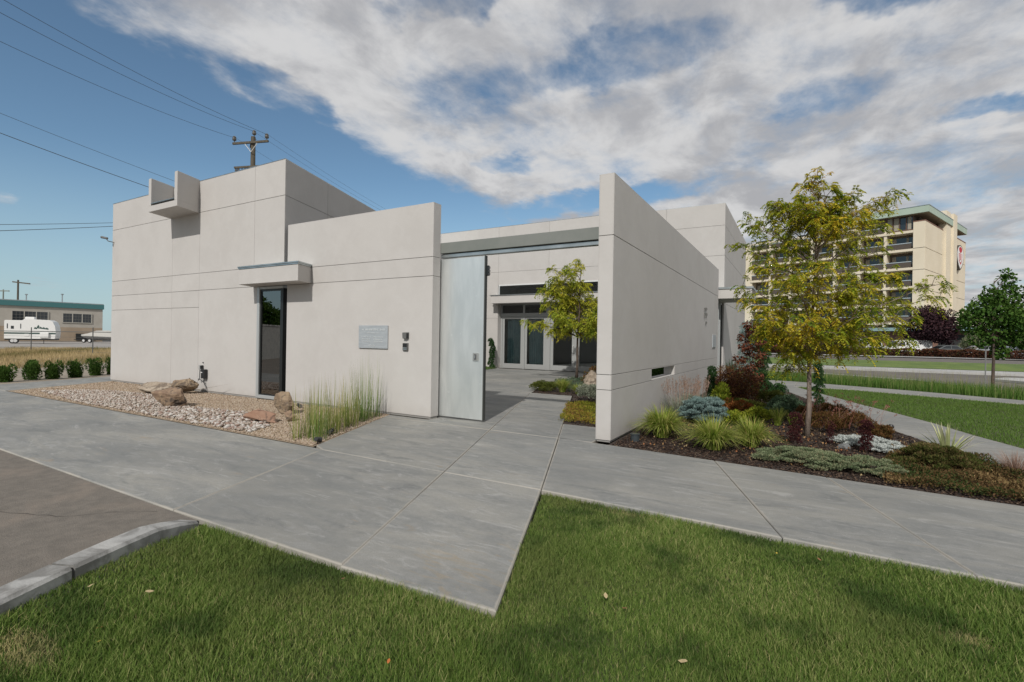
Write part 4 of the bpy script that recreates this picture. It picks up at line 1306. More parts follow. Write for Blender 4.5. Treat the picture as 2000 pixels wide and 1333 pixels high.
MB().tube([(0, 0, 0), (0, 0, 10.2)], [.14, .11], 8).build('pole', M('pale_pole', (0.2, 0.22, 0.2), rough=.9), fp2)
MB().obox((0, 0, 9.9), (0.86, 0.5, 0), Z3, (-.5, .86, 0), -1.6, 1.2, -.1, .1, -.1, .1).build('crossarm', bpy.data.materials['pale_pole'], fp2)

# ------------------------------------------------------------------ hotel behind the street
ht = thing('hotel', 'seven storey cream hotel with balconies and a pale green roof edge', 'building', (18.2, 107.4, 0.0), R(-22.2))
CREAM = M('cream_concrete', (0.68, 0.60, 0.46), (0.72, 0.64, 0.50), rough=.85, scale=.25)
MINT = M('mint_fascia', (0.36, 0.45, 0.37), (0.40, 0.49, 0.41), rough=.7, scale=.4)
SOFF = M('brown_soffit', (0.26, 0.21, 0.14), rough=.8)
BRICK = M('brown_brick', (0.20, 0.11, 0.08), (0.26, 0.15, 0.11), rough=.9, scale=1.5)
RAILM = M('pale_blue_rail', (0.40, 0.47, 0.50), rough=.5)
BALD = M('bronze_balusters', (0.10, 0.08, 0.065), rough=.6)
DRAPE = M('beige_drape', (0.34, 0.31, 0.25), rough=.9)
def hotel_parts():
    zs = [5.72, 8.80, 11.85, 15.08, 18.30, 21.45]
    nb = 7; bw = 4.0; x0 = -1.55; xe = x0 - nb * bw
    # rear mass and end wall
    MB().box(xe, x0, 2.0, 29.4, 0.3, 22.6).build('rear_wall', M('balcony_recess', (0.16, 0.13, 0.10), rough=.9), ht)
    pc = MB(); pc.box(x0, 0, -0.05, 29.4, 0.3, 22.75)
    pc.build('wall_core', JOINT, ht)
    lv = [4.9, 8.0, 11.2, 14.6, 18.3, 22.78]
    for j in range(5):
        MB().box(x0, 0.06, -0.12, -0.051, lv[j] + .05, lv[j + 1] - (.05 if j < 4 else 0)).build('panel', CREAM, ht)
        MB().box(0.001, 0.08, -0.05, 11.2, lv[j] + .05, lv[j + 1] - (.05 if j < 4 else 0)).build('panel', CREAM, ht)
        MB().box(0.001, 0.08, 18.2, 29.3, lv[j] + .05, lv[j + 1] - (.05 if j < 4 else 0)).build('panel', CREAM, ht)
    MB().box(x0, .08, -.12, 29.3, .3, 4.85).build('base_wall', CREAM, ht)
    MB().box(-.6, .55, 11.4, 14.4, .3, 26.4).box(-.6, .85, 15.3, 17.9, .3, 26.4).box(-.6, .5, 14.4, 15.3, .3, 26.0).build('pilaster', CREAM, ht)
    MB().box(x0 - .02, .12, -.15, 29.4, 22.78, 22.95).build('parapet_cap', M('red_brown_cap', (0.22, 0.12, 0.09)), ht)
    MB().box(xe - 2.0, xe, 0, 29, .3, 22.9).build('end_wall', CREAM, ht)
    for z in zs: MB().box(xe, x0 - .01, -.12, 2.4, z - .42, z).build('floor_slab', CREAM, ht)
    MB().box(xe, -9.6, -.12, 26, 22.6, 23.0).build('roof', CREAM, ht)
    for k in range(nb + 1):
        x = x0 - k * bw
        if k: MB().box(x - .22, x + .22, .05, 2.0, 4.9, 22.6).build('pier', CREAM, ht)
    # one window and one railing mesh each, shared by all the bays
    wm = MB().box(.5, 3.6, 1.90, 1.97, .05, 2.3).build('window', DGLASS, ht)
    dr = MB().box(.55, 1.15, 1.86, 1.895, .08, 2.25).build('drape', DRAPE, wm)
    dr2 = MB().box(2.6, 2.95, 1.86, 1.895, .08, 2.25).build('drape', DRAPE, wm)
    rl = MB().box(.23, 3.77, -.1, -.03, .95, 1.07).build('railing', RAILM, ht)
    bl = MB()
    for i in range(24): bl.box(.25 + i * .15, .29 + i * .15, -.08, -.05, .02, .95)
    bl.box(.23, 3.77, -.045, -.035, .08, .95)
    bb = bl.build('balusters', BALD, rl)
    for k in range(nb):
        for j, z in enumerate(zs):
            if j == 5 and k == 0: continue
            xx = x0 - (k + 1) * bw
            if (k, j) == (0, 0):
                wq, rq = wm, rl
            else:
                wq = link_copy(wm, 'window', ht); link_copy(dr, 'drape', wq); link_copy(dr2, 'drape', wq)
                rq = link_copy(rl, 'railing', ht); link_copy(bb, 'balusters', rq)
            hgt = 3.1
            wq.location = (xx, 0, z); rq.location = (xx, 0, z)
    # glazed top room under the roof
    tr = MB()
    tr.box(-5.5, -1.5, .1, .2, 21.5, 21.7); tr.box(-5.5, -1.5, .1, .2, 23.95, 24.1)
    for x in (-5.5, -4.55, -3.6, -2.65, -1.7): tr.box(x, x + .14, .08, .2, 21.5, 24.05)
    q = tr.build('top_window', M('bronze_frame', (0.13, 0.075, 0.055)), ht)
    MB().box(-5.45, -1.6, .22, .25, 21.6, 24.0).build('pane', DGLASS, q)
    for a, b in ((-5.3, -4.6), (-4.35, -3.65), (-2.4, -1.9)): MB().box(a, b, .18, .215, 21.7, 23.9).build('drape', DRAPE, q)
    MB().box(-9.5, -1.6, .3, 24, 21.5, 24.0).build('top_storey', M('top_dark', (0.10, 0.085, 0.07)), ht)
    MB().box(-1.6, -1.2, 2, 24, 22.9, 24.0).build('top_storey', bpy.data.materials['top_dark'], ht)
    r = MB().box(-10.5, .75, -1.1, 26.5, 24.05, 25.15).build('roof', MINT, ht)
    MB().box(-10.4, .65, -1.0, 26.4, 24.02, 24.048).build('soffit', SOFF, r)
    MB().box(-10.55, .8, -1.15, 26.55, 25.152, 25.25).build('roof_trim', GALV, r)
    # low wing with brick wall and green canopy edge
    MB().box(-34, 12.0, -5, 10, .3, 3.9).build('low_wing', BRICK, ht)
    MB().box(-34.6, 12.6, -6.4, 10.5, 4.0, 4.55).build('low_roof', M('aqua_metal', (0.24, 0.36, 0.36), rough=.5), ht)
    for x in (-27, -20, -13, 3):
        MB().box(x, x + 3.2, -5.05, -5.01, .3, 3.4).build('entrance', M('dark_entrance', (0.03, 0.03, 0.03)) if 'dark_entrance' not in bpy.data.materials else bpy.data.materials['dark_entrance'], ht)
    MB().box(1.0, 7.5, -1, 8, 4.6, 6.9).build('plant_room', CREAM, ht)
    for x in (3.2, 5.0): MB().box(x, x + 1.0, -1.08, -1.01, 5.2, 6.4).build('vent_louvre', BALD, ht)
    # emblem: deep oval box sign with shield point, red crest over a white letter U
    em = MB(); n = 20; cy, cz = 22.0, 19.45; vs = []
    prof = []
    for i in range(n):
        a = math.pi * 2 * i / n
        y = math.cos(a) * 2.9; z = math.sin(a) * 1.95
        if z < -0.8: z -= (1 - abs(y) / 2.9) * 1.0
        prof.append((cy + y, cz + z))
    vs = [(.09, y, z) for y, z in prof] + [(.62, y, z) for y, z in prof]
    em.add(vs, [tuple(range(n)), tuple(range(2 * n - 1, n - 1, -1))] + [(i, n + i, n + (i + 1) % n, (i + 1) % n) for i in range(n)])
    e = em.build('emblem', M('emblem_dark', (0.07, 0.06, 0.05), rough=.5), ht)
    vs2 = [(.635, cy + (y - cy) * .9, cz + (z - cz) * .9) for y, z in prof]
    MB().add(vs2, [tuple(range(n))]).build('emblem_face', M('emblem_white', (0.75, 0.74, 0.72)), e)
    RED = M('emblem_red', (0.50, 0.03, 0.05))
    rr = MB()
    rr.add([(.645, cy - 1.0, cz + .7), (.645, cy, cz + .35), (.645, cy + 1.1, cz + .8), (.645, cy + 1.3, cz + 1.3), (.645, cy + .4, cz + 1.6), (.645, cy - .6, cz + 1.55), (.645, cy - 1.3, cz + 1.15)], [tuple(range(7))])
    # dark red field behind the U
    rr.add([(.642, cy - 1.4, cz + .3), (.642, cy + 1.4, cz + .3), (.642, cy + 1.15, cz - 1.2), (.642, cy, cz - 1.9), (.642, cy - 1.15, cz - 1.2)], [(0, 1, 2, 3, 4)])
    rr.build('crest', RED, e)
    uu = MB()
    uu.box(.65, .67, cy - .85, cy - .35, cz - 1.0, cz + .25).box(.65, .67, cy + .35, cy + .85, cz - 1.0, cz + .25).box(.65, .67, cy - .6, cy + .6, cz - 1.4, cz - .98)
    uu.build('letter', bpy.data.materials['emblem_white'], e)
hotel_parts()

# ------------------------------------------------------------------ planting helpers
def in_poly(px, py, poly):
    c = np.zeros(len(px), bool)
    j = len(poly) - 1
    for i in range(len(poly)):
        xi, yi = poly[i]; xj, yj = poly[j]
        if yi != yj:
            c ^= ((yi > py) != (yj > py)) & (px < (xj - xi) * (py - yi) / (yj - yi) + xi)
        j = i
    return c


def sample_poly(poly, n, bias=None):
    a = np.array(poly); lo, hi = a.min(0), a.max(0)
    out = []
    tot = 0
    while tot < n:
        p = rng.uniform(lo, hi, (int(n * 1.5) + 64, 2))
        p = p[in_poly(p[:, 0], p[:, 1], poly)]
        if bias is not None:
            p = p[rng.random(len(p)) < bias(p[:, 0], p[:, 1])]
        out.append(p); tot += len(p)
        if len(out) > 60: break
    return np.concatenate(out)[:n]


def unit(v):
    return v / np.maximum(np.linalg.norm(v, axis=-1, keepdims=True), 1e-9)


def blades(P, H, az, lean, W, segs=3, sag=0.0, p=1.6, twist=0.5, rnd=None, tip=0.1):
    """strap or grass blades: P (N,3) feet"""
    N = len(P)
    H = np.broadcast_to(H, N); lean = np.broadcast_to(lean, N); W = np.broadcast_to(W, N); sag = np.broadcast_to(sag, N)
    out = np.stack([np.cos(az), np.sin(az), np.zeros(N)], -1)
    sa = az + math.pi / 2 + rng.normal(0, twist, N)
    side = np.stack([np.cos(sa), np.sin(sa), np.zeros(N)], -1)
    t = np.linspace(0, 1, segs + 1)
    T = t[None, :, None]
    pos = P[:, None, :] + out[:, None, :] * (lean[:, None, None] * T ** p) + np.array([0, 0, 1.0]) * (H[:, None, None] * (T - sag[:, None, None] * T ** 2.2))
    wd = W[:, None, None] * (np.maximum(1 - T, 0.0) ** 0.65 * 0.95 + 0.05) * 0.5
    V = np.stack([pos - side[:, None, :] * wd, pos + side[:, None, :] * wd], 2).reshape(-1, 3)
    S = segs + 1
    b = (np.arange(N) * S * 2)[:, None] + np.arange(segs)[None, :] * 2
    F = np.stack([b, b + 1, b + 3, b + 2], -1).reshape(-1, 4)
    r = rng.random(N) if rnd is None else rnd
    rr = np.clip(r[:, None, None] + tip * T[:, :, 0:1] * np.ones((N, S, 1)), 0, 1)
    rr = np.broadcast_to(rr, (N, S, 2)).reshape(-1)
    return V, F, rr


def leaves(P, D, Nn, L, W, rnd=None, fold=0.15):
    """diamond leaves at P pointing along D with normal about Nn"""
    N = len(P)
    L = np.broadcast_to(L, N)[:, None]; W = np.broadcast_to(W, N)[:, None]
    D = unit(D); S = unit(np.cross(D, Nn)); U = np.cross(S, D)
    V = np.stack([P, P + D * L * .45 + S * W * .5 + U * L * fold, P + D * L, P + D * L * .45 - S * W * .5 + U * L * fold], 1).reshape(-1, 3)
    F = (np.arange(N) * 4)[:, None] + np.arange(4)[None]
    r = rng.random(N) if rnd is None else rnd
    return V, F, np.repeat(r, 4)


def merge(parts):
    Vs, Fs, Rs = [], [], []; o = 0
    for V, F, r in parts:
        Vs.append(V); Fs.append(F + o); Rs.append(r); o += len(V)
    return np.concatenate(Vs), np.concatenate(Fs), np.concatenate(Rs)


def rand_dirs(n):
    return unit(rng.normal(0, 1, (n, 3)))


# foliage colours (base colours of the leaves themselves)
m_lawn = LEAF('lawn_grass', [(0.033, 0.072, 0.013), (0.068, 0.124, 0.021), (0.112, 0.172, 0.034), (0.185, 0.235, 0.066), (0.36, 0.32, 0.15)], trans=0.3, spec=0.12,
              patch=[((0.150, 0.180, 0.055), 0.8, 0.46, 0.66, 0.55), ((0.030, 0.070, 0.016), 1.5, 0.48, 0.64, 0.60), ((0.22, 0.175, 0.085), 0.55, 0.60, 0.72, 0.5)])
m_lawn2 = LEAF('side_lawn_grass', [(0.060, 0.115, 0.020), (0.085, 0.150, 0.028), (0.12, 0.185, 0.04)], trans=0.3,
               patch=[((0.11, 0.165, 0.035), 0.5, 0.45, 0.65, 0.5)])
m_verge = LEAF('verge_reed', [(0.035, 0.085, 0.015), (0.07, 0.14, 0.025), (0.12, 0.19, 0.045), (0.26, 0.24, 0.11)], trans=0.35)
m_reed = LEAF('tan_green_reed', [(0.09, 0.13, 0.03), (0.15, 0.19, 0.045), (0.24, 0.245, 0.08), (0.38, 0.32, 0.15)], trans=0.3)
m_reedg = LEAF('green_reed', [(0.06, 0.12, 0.03), (0.13, 0.19, 0.05), (0.24, 0.27, 0.09)], trans=0.3)
m_clump = LEAF('variegated_blade', [(0.075, 0.125, 0.016), (0.15, 0.215, 0.028), (0.26, 0.31, 0.06), (0.40, 0.40, 0.13), (0.40, 0.23, 0.08)], trans=0.35)
m_spruce = LEAF('blue_spruce_needles', [(0.07, 0.115, 0.11), (0.13, 0.19, 0.18), (0.20, 0.27, 0.255)], trans=0.0, rough=.8)
m_sage = LEAF('grey_sage', [(0.13, 0.16, 0.115), (0.21, 0.235, 0.175), (0.30, 0.31, 0.25)], trans=0.25)
m_pink = LEAF('pink_plume', [(0.20, 0.125, 0.095), (0.30, 0.20, 0.155), (0.38, 0.29, 0.23)], trans=0.35)
m_dkcon = LEAF('dark_conifer', [(0.012, 0.035, 0.012), (0.025, 0.06, 0.018), (0.045, 0.09, 0.028)], trans=0.0, rough=.8)
m_yg = LEAF('yellow_green_leaf', [(0.09, 0.14, 0.015), (0.20, 0.24, 0.025), (0.36, 0.34, 0.05)], trans=0.4)
m_jmap = LEAF('dark_maple_leaf', [(0.035, 0.014, 0.012), (0.075, 0.028, 0.02), (0.12, 0.055, 0.02), (0.17, 0.12, 0.025)], trans=0.3)
m_orange = LEAF('orange_red_leaf', [(0.08, 0.035, 0.012), (0.17, 0.060, 0.020), (0.26, 0.095, 0.028), (0.10, 0.11, 0.03)], trans=0.35)
m_redtree = LEAF('red_maple_leaf', [(0.045, 0.028, 0.014), (0.10, 0.038, 0.022), (0.17, 0.06, 0.035), (0.07, 0.075, 0.025)], trans=0.3)
m_olive = LEAF('olive_leaf', [(0.05, 0.075, 0.015), (0.10, 0.115, 0.025), (0.15, 0.14, 0.035)], trans=0.3)
m_gg = LEAF('grey_green_leaf', [(0.03, 0.06, 0.03), (0.06, 0.10, 0.055), (0.11, 0.15, 0.10)], trans=0.25)
m_rb = LEAF('russet_leaf', [(0.045, 0.055, 0.014), (0.085, 0.042, 0.018), (0.13, 0.060, 0.024), (0.10, 0.085, 0.026), (0.21, 0.085, 0.04)], trans=0.3)
m_pillar = LEAF('purple_barberry', [(0.028, 0.010, 0.012), (0.055, 0.018, 0.020), (0.10, 0.035, 0.03)], trans=0.2)
m_silver = LEAF('silver_leaf', [(0.34, 0.37, 0.35), (0.46, 0.49, 0.47), (0.56, 0.58, 0.56)], trans=0.2)
m_gc = LEAF('sage_groundcover', [(0.08, 0.115, 0.055), (0.15, 0.19, 0.10), (0.22, 0.25, 0.15), (0.28, 0.22, 0.13)], trans=0.25)
m_brm = LEAF('bronze_groundcover', [(0.035, 0.055, 0.012), (0.065, 0.085, 0.02), (0.115, 0.090, 0.035), (0.17, 0.12, 0.06)], trans=0.25)
m_red_gc = LEAF('red_brown_groundcover', [(0.03, 0.055, 0.015), (0.06, 0.065, 0.02), (0.105, 0.060, 0.028), (0.135, 0.085, 0.038), (0.22, 0.155, 0.07)], trans=0.25)
m_yucca = LEAF('variegated_yucca', [(0.15, 0.22, 0.08), (0.33, 0.36, 0.17), (0.55, 0.52, 0.33)], trans=0.2)
m_locust = LEAF('locust_leaf', [(0.075, 0.135, 0.016), (0.15, 0.215, 0.020), (0.27, 0.30, 0.028), (0.44, 0.37, 0.035), (0.58, 0.38, 0.04)], trans=0.42)
m_locust2 = LEAF('sunny_locust_leaf', [(0.12, 0.18, 0.02), (0.22, 0.28, 0.03), (0.40, 0.40, 0.05), (0.54, 0.45, 0.06)], trans=0.42)
m_maple = LEAF('maple_leaf', [(0.022, 0.055, 0.010), (0.05, 0.105, 0.018), (0.09, 0.15, 0.03)], trans=0.3)
m_plum = LEAF('plum_leaf', [(0.016, 0.009, 0.012), (0.032, 0.016, 0.02), (0.06, 0.028, 0.03)], trans=0.15)
m_hedge = LEAF('red_hedge_leaf', [(0.035, 0.018, 0.012), (0.08, 0.028, 0.02), (0.12, 0.05, 0.028), (0.05, 0.055, 0.02)], trans=0.2)
m_shrub = LEAF('green_shrub_leaf', [(0.025, 0.055, 0.012), (0.05, 0.10, 0.02), (0.09, 0.14, 0.03)], trans=0.3)
m_dry = LEAF('dry_grass', [(0.10, 0.11, 0.03), (0.24, 0.19, 0.09), (0.36, 0.27, 0.14), (0.42, 0.33, 0.18)], trans=0.3)
BARK = M('grey_brown_bark', (0.16, 0.12, 0.095), (0.25, 0.20, 0.165), rough=.9, scale=8, stretch=(4, 4, .8), bump=.8, bscale=70)
BARKD = M('dark_bark', (0.06, 0.045, 0.035), (0.11, 0.08, 0.06), rough=.9, scale=10, bump=.6)


def z_of(x, y):
    return 0.0


def leafy(name, label, cat, c, rad, n, L, W, m, lumps=9, lr=0.42, up=0.35, group=None, z0=0.0, hollow=0.55, stems=6, root=None, down=0.0, flat=1.0, shape=None, stem_m=None):
    """shrub: leaves on the shells of overlapping lumps filling an ellipsoid that sits on the ground"""
    rx, ry, rz = rad
    t = root or thing(name, label, cat, (c[0], c[1], z0), 0, group)
    a = rng.uniform(0, 2 * math.pi, lumps); h = rng.uniform(0.1, 0.92, lumps)
    rr = np.sqrt(np.clip(1 - (h * 1.0) ** 2.2, 0.05, 1)) * rng.uniform(0.35, 0.78, lumps)
    if shape == 'vase': rr = (0.25 + 0.75 * h) * rng.uniform(0.3, 0.8, lumps)
    if shape == 'column': rr = rng.uniform(0, 0.5, lumps) * (1 - h ** 3 * .8); h = np.linspace(0.05, 0.95, lumps)
    zt = 1.0 if shape == 'column' else 1 - lr * flat * .85
    C = np.stack([np.cos(a) * rr * rx, np.sin(a) * rr * ry, h * rz * zt], -1)
    k = rng.integers(0, lumps, n)
    d = rand_dirs(n)
    d[:, 2] = np.abs(d[:, 2]) * (1 if down == 0 else rng.choice([1, -1], n, p=[1 - down, down]))
    r = (hollow + (1 - hollow) * rng.random(n) ** 0.5)[:, None]
    S = np.array([rx * lr, ry * lr, rz * lr * flat])
    if shape == 'column': S = np.array([rx * .75, ry * .75, rz / lumps * 1.3])
    P = C[k] + d * r * S
    P[:, 2] = np.maximum(P[:, 2], 0.01)
    D = d + rng.normal(0, .45, (n, 3)) + np.array([0, 0, up])
    lr_ = rng.random(lumps)[k] * 0.35 + rng.random(n) * 0.65
    V, F, q = leaves(P, D, rand_dirs(n), L * rng.uniform(.7, 1.25, n), W * rng.uniform(.7, 1.25, n), rnd=np.clip(lr_, 0, 1))
    npmesh('foliage', V, F, m, t, q)
    if stems:
        mb = MB()
        for i in range(stems):
            e = C[i % lumps]
            mb.tube([(e[0] * .1, e[1] * .1, -0.02), (e[0] * .5, e[1] * .5, e[2] * .55), (e[0], e[1], e[2])], [0.012 * max(rz, .5), .008 * max(rz, .5), .004 * max(rz, .5)], 5)
        mb.build('stem', stem_m or BARKD, t)
    return t


def clump(name, label, cat, c, H, spread, n, W, m, sag=0.35, r0=0.06, group=None, segs=4, z0=0.0, plumes=None, tip=0.1):
    t = thing(name, label, cat, (c[0], c[1], z0), 0, group)
    az = rng.uniform(0, 2 * math.pi, n)
    rr = r0 * np.sqrt(rng.random(n))
    P = np.stack([np.cos(az) * rr, np.sin(az) * rr, np.zeros(n)], -1)
    q = rng.random(n)
    ln = spread * (0.15 + 0.85 * q ** 0.8) * rng.uniform(.75, 1.15, n)
    hh = H * rng.uniform(.7, 1.1, n)
    V, F, r = blades(P, hh, az + rng.normal(0, .35, n), ln, W * rng.uniform(.7, 1.2, n), segs, sag * (0.35 + q), 1.5, rnd=rng.random(n) * .8, tip=tip)
    npmesh('blades', V, F, m, t, r)
    if plumes:
        k, ph, pm = plumes
        az = rng.uniform(0, 2 * math.pi, k)
        P = np.stack([np.cos(az) * r0, np.sin(az) * r0, np.zeros(k)], -1)
        V1 = blades(P, ph * rng.uniform(.85, 1.1, k), az, spread * .5 * rng.random(k), .008, 3, 0.05, 1.3)
        # feathery heads
        top = V1[0].reshape(k, 4, 2, 3).mean(2)
        NP = 26
        tt = rng.random((k, NP, 1)) * 0.36 + 0.62
        i0 = np.clip((tt * 3).astype(int), 0, 2); fr = tt * 3 - i0
        idx = np.arange(k)[:, None]
        pos = top[idx, i0[..., 0]] * (1 - fr) + top[idx, i0[..., 0] + 1] * fr
        pos = pos.reshape(-1, 3)
        V2 = leaves(pos, rand_dirs(len(pos)) * .6 + np.array([0, 0, 1]), rand_dirs(len(pos)), .04, .008)
        V, F, r = merge([V1, V2])
        npmesh('plume', V, F, pm, t, r)
    return t


# ------------------------------------------------------------------ lawn
def lawn_bias(x, y):
    d = np.sqrt(x ** 2 + y ** 2)
    fwd = -x * .5 + y * .866; rt = x * .866 + y * .5
    vis = (fwd > 1.2) & (np.abs(rt) < fwd * 1.25 + 1.2)
    return np.where(vis, np.clip(3.2 / np.maximum(d, 1.5), 0, 1) ** 1.3, 0.0)


lawn_fill = [(-4.02, 1.92), (-4.20, 2.28), (-1.47, 2.40), (L0(4.6) + .03, 4.60), (7.5, 4.27), (7.5, -1), (-1.2, -1), (-3.0, -0.9), (-3.68, 0.93), (-3.83, 1.30)]
N = 390000
p = sample_poly(lawn_fill, N, lawn_bias)
p = p + rng.normal(0, .010, p.shape)
N = len(p)
dist = np.hypot(p[:, 0], p[:, 1])
kx = np.interp(p[:, 1], [-1, .93, 1.3, 1.6, 1.9, 2.3], [-3.0, -3.62, -3.80, -3.93, -4.08, -4.25])
rise = .075 * np.clip(1 - (p[:, 0] - kx) / .9, 0, 1) * np.clip((2.35 - p[:, 1]) / .5, 0, 1)
Pl = np.column_stack([p, -0.038 + rise])
hh = 0.040 * rng.uniform(.45, 1.4, N) * (1 + .25 * np.sin(p[:, 0] * 3.1 + np.cos(p[:, 1] * 2.3) * 2))
az = rng.uniform(0, 2 * math.pi, N)
dry = (np.hypot((p[:, 0] + 3.22) / .26, (p[:, 1] - 0.92) / .14) < rng.uniform(.5, 1.15, N)) | (np.hypot((p[:, 0] - .80) / .16, (p[:, 1] - 3.55) / .12) < rng.uniform(.3, 1.1, N)) | (np.hypot((p[:, 0] + 1.35) / .45, (p[:, 1] - 4.45) / .14) < rng.uniform(.1, .9, N))
rv = np.clip(rng.beta(1.6, 1.7, N) * .86 + .10 * np.sin(p[:, 0] * 2.1 + 1.7 * np.sin(p[:, 1] * 1.6)) * np.sin(p[:, 1] * 1.3 + p[:, 0] * .6), 0, .95)
rv = np.where(dry & (rng.random(N) < .75), 0.98, rv)
rv = np.where(rng.random(N) < .02, 1.0, rv)
hh = np.where(dry, hh * .6, hh)
V, F, r = blades(Pl, hh, az, hh * rng.uniform(.1, 1.0, N), 0.0022 + 0.00055 * dist, 2, .15, 1.5, rnd=rv, tip=.12)
tag(npmesh('lawn', V, F, m_lawn, None, r), 'green mown lawn in the foreground beside the concrete walk', 'grass', kind='stuff')

N = 120000
tri_fill = [(-0.02, 20.9), (1.6, 20.85), (3.27, 19.9), (5.39, 18.8), (9.5, 16.7), (12, 15.4), (12, 6.2), (5.45, 6.45)] + [(a + .04, b) for a, b in path_r[1:-1]]
p = sample_poly(tri_fill, N)
Pl = np.column_stack([p, np.full(len(p), -0.02)])
hh = 0.05 * rng.uniform(.6, 1.2, len(p))
V, F, r = blades(Pl, hh, rng.uniform(0, 6.28, len(p)), hh * .5, 0.010, 1, 0, 1.4, rnd=rng.random(len(p)) * .9)
tag(npmesh('side_lawn', V, F, m_lawn2, None, r), 'triangle of green lawn between the garden path and the sidewalk', 'grass', kind='stuff')

# verge of tall green grass before the street
def verge_strip():
    up_ = [(-3.2, 24.35), (-0.02, 23.85), (1.9, 22.8), (3.7, 21.8), (5.8, 20.3), (9.9, 18.15), (16.0, 15.0)]
    off = [(-3.0, 27.0), (0.4, 26.4), (2.9, 25.2), (4.9, 24.0), (7.1, 22.3), (11.4, 19.8), (17.2, 16.5)]
    poly = up_ + off[::-1]
    p = sample_poly(poly, 22000)
    n = len(p)
    cl = np.sin(p[:, 0] * 4.3) * np.sin(p[:, 1] * 3.7 + p[:, 0])
    Pq = np.column_stack([p, np.full(n, -.03)])
    H_ = rng.uniform(.22, .44, n) + .06 * cl
    tall = rng.random(n) < .09
    H_ = np.where(tall, rng.uniform(.6, .95, n), H_)
    V, F, r = blades(Pq, H_, rng.uniform(0, 6.28, n), H_ * rng.uniform(0, .28, n), np.where(tall, .008, .014), 2, .05, 1.6, rnd=np.where(tall, .75 + .25 * rng.random(n), rng.random(n) * .7))
    tag(npmesh('verge_grass', V, F, m_verge, None, r), 'band of tall reedy green grass between the sidewalk and the street', 'grass', kind='stuff')
verge_strip()

# ------------------------------------------------------------------ gravel, pebbles, mulch
def octas(P, s, m, name, parent=None, flat=.6):
    """small irregular stones: squashed octahedra"""
    n = len(P)
    base = np.array([(1, 0, 0), (0, 1, 0), (-1, 0, 0), (0, -1, 0), (0, 0, 1), (0, 0, -1)], float)
    tri = np.array([(0, 1, 4), (1, 2, 4), (2, 3, 4), (3, 0, 4), (1, 0, 5), (2, 1, 5), (3, 2, 5), (0, 3, 5)])
    a = rng.uniform(0, 6.28, n); ca, sa = np.cos(a), np.sin(a)
    B = base[None] * (s[:, None, None] * rng.uniform(.6, 1.35, (n, 6, 1))) * np.array([1, .72, flat])
    X = B[..., 0] * ca[:, None] - B[..., 1] * sa[:, None]; Y = B[..., 0] * sa[:, None] + B[..., 1] * ca[:, None]
    V = np.stack([X, Y, B[..., 2]], -1) + P[:, None, :]
    F = (np.arange(n) * 6)[:, None, None] + tri[None]
    return npmesh(name, V.reshape(-1, 3), F.reshape(-1, 3), m, parent, np.repeat(rng.random(n), 6))


m_grav = LEAF('gravel_stone', [(0.20, 0.145, 0.095), (0.33, 0.255, 0.18), (0.44, 0.36, 0.27), (0.30, 0.22, 0.17), (0.52, 0.46, 0.38)], gain=1.0, trans=0, rough=.9)
m_peb = LEAF('pebble_stone', [(0.28, 0.22, 0.18), (0.40, 0.35, 0.30), (0.50, 0.46, 0.41), (0.27, 0.18, 0.14), (0.58, 0.55, 0.51)], gain=1.0, trans=0, rough=.8)
m_mul = LEAF('mulch_chip', [(0.014, 0.010, 0.009), (0.03, 0.02, 0.017), (0.05, 0.034, 0.027), (0.085, 0.055, 0.04), (0.15, 0.11, 0.08)], gain=1.0, trans=0, rough=.9)
p = sample_poly([(-5.98, 4.72), (-17.7, 4.72), (-19.2, 7.44), (-7.14, 7.46)], 52000, lambda x, y: np.clip(8.0 / np.hypot(x, y), 0, 1) ** 1.6)
octas(np.column_stack([p, np.full(len(p), 0.0)]), rng.uniform(.007, .017, len(p)) * (1 + .04 * np.hypot(p[:, 0], p[:, 1])), m_grav, 'gravel')
g_ = bpy.data.objects['gravel']
tag(g_, 'fine tan gravel covering the bed along the facade', 'gravel', kind='stuff')
peb_poly = [(-7.55, 4.74), (-7.75, 5.25), (-8.6, 5.75), (-9.6, 5.95), (-10.6, 5.85), (-11.5, 5.7), (-12.4, 6.1), (-13.9, 6.35), (-15.4, 6.25), (-16.6, 5.9), (-17.2, 5.1), (-14, 4.76)]
p = sample_poly(peb_poly, 4600)
s = rng.uniform(.016, .042, len(p))
order = np.argsort(-s / np.hypot(p[:, 0], p[:, 1]))
p, s = p[order], s[order]
octas(np.column_stack([p[300:], 0.012 + .3 * s[300:]]), s[300:], m_peb, 'pebbles', None)
tag(bpy.data.objects['pebbles'], 'drift of pale river pebbles laid on the tan gravel', 'pebbles', kind='stuff')
pb = thing('pebble_drift', 'largest pale river pebbles along the front of the gravel bed', 'pebbles', (0, 0, 0))
protos = []
for k in range(8):
    bm = bmesh.new(); bmesh.ops.create_icosphere(bm, subdivisions=1, radius=1)
    for v in bm.verts: v.co = Vector((v.co.x * 1.25, v.co.y * .85, v.co.z * .55)) * random.uniform(.88, 1.12)
    me = bpy.data.meshes.new('pebble'); bm.to_mesh(me); bm.free()
    me.polygons.foreach_set('use_smooth', [True] * len(me.polygons))
    c = random.choice([(0.42, 0.37, 0.32), (0.50, 0.46, 0.42), (0.30, 0.21, 0.17), (0.55, 0.52, 0.48), (0.36, 0.30, 0.25)])
    me.materials.append(M('pebble_%d' % k, c, tuple(x * .8 for x in c), rough=.8, scale=2))
    protos.append(me)
for i in range(300):
    o = bpy.data.objects.new('pebble', protos[i % 8]); COL.objects.link(o); o.parent = pb
    o.location = (p[i, 0], p[i, 1], .014 + s[i] * .3); o.scale = (s[i],) * 3; o.rotation_euler = (random.uniform(-.3, .3), random.uniform(-.3, .3), random.uniform(0, 6.28))
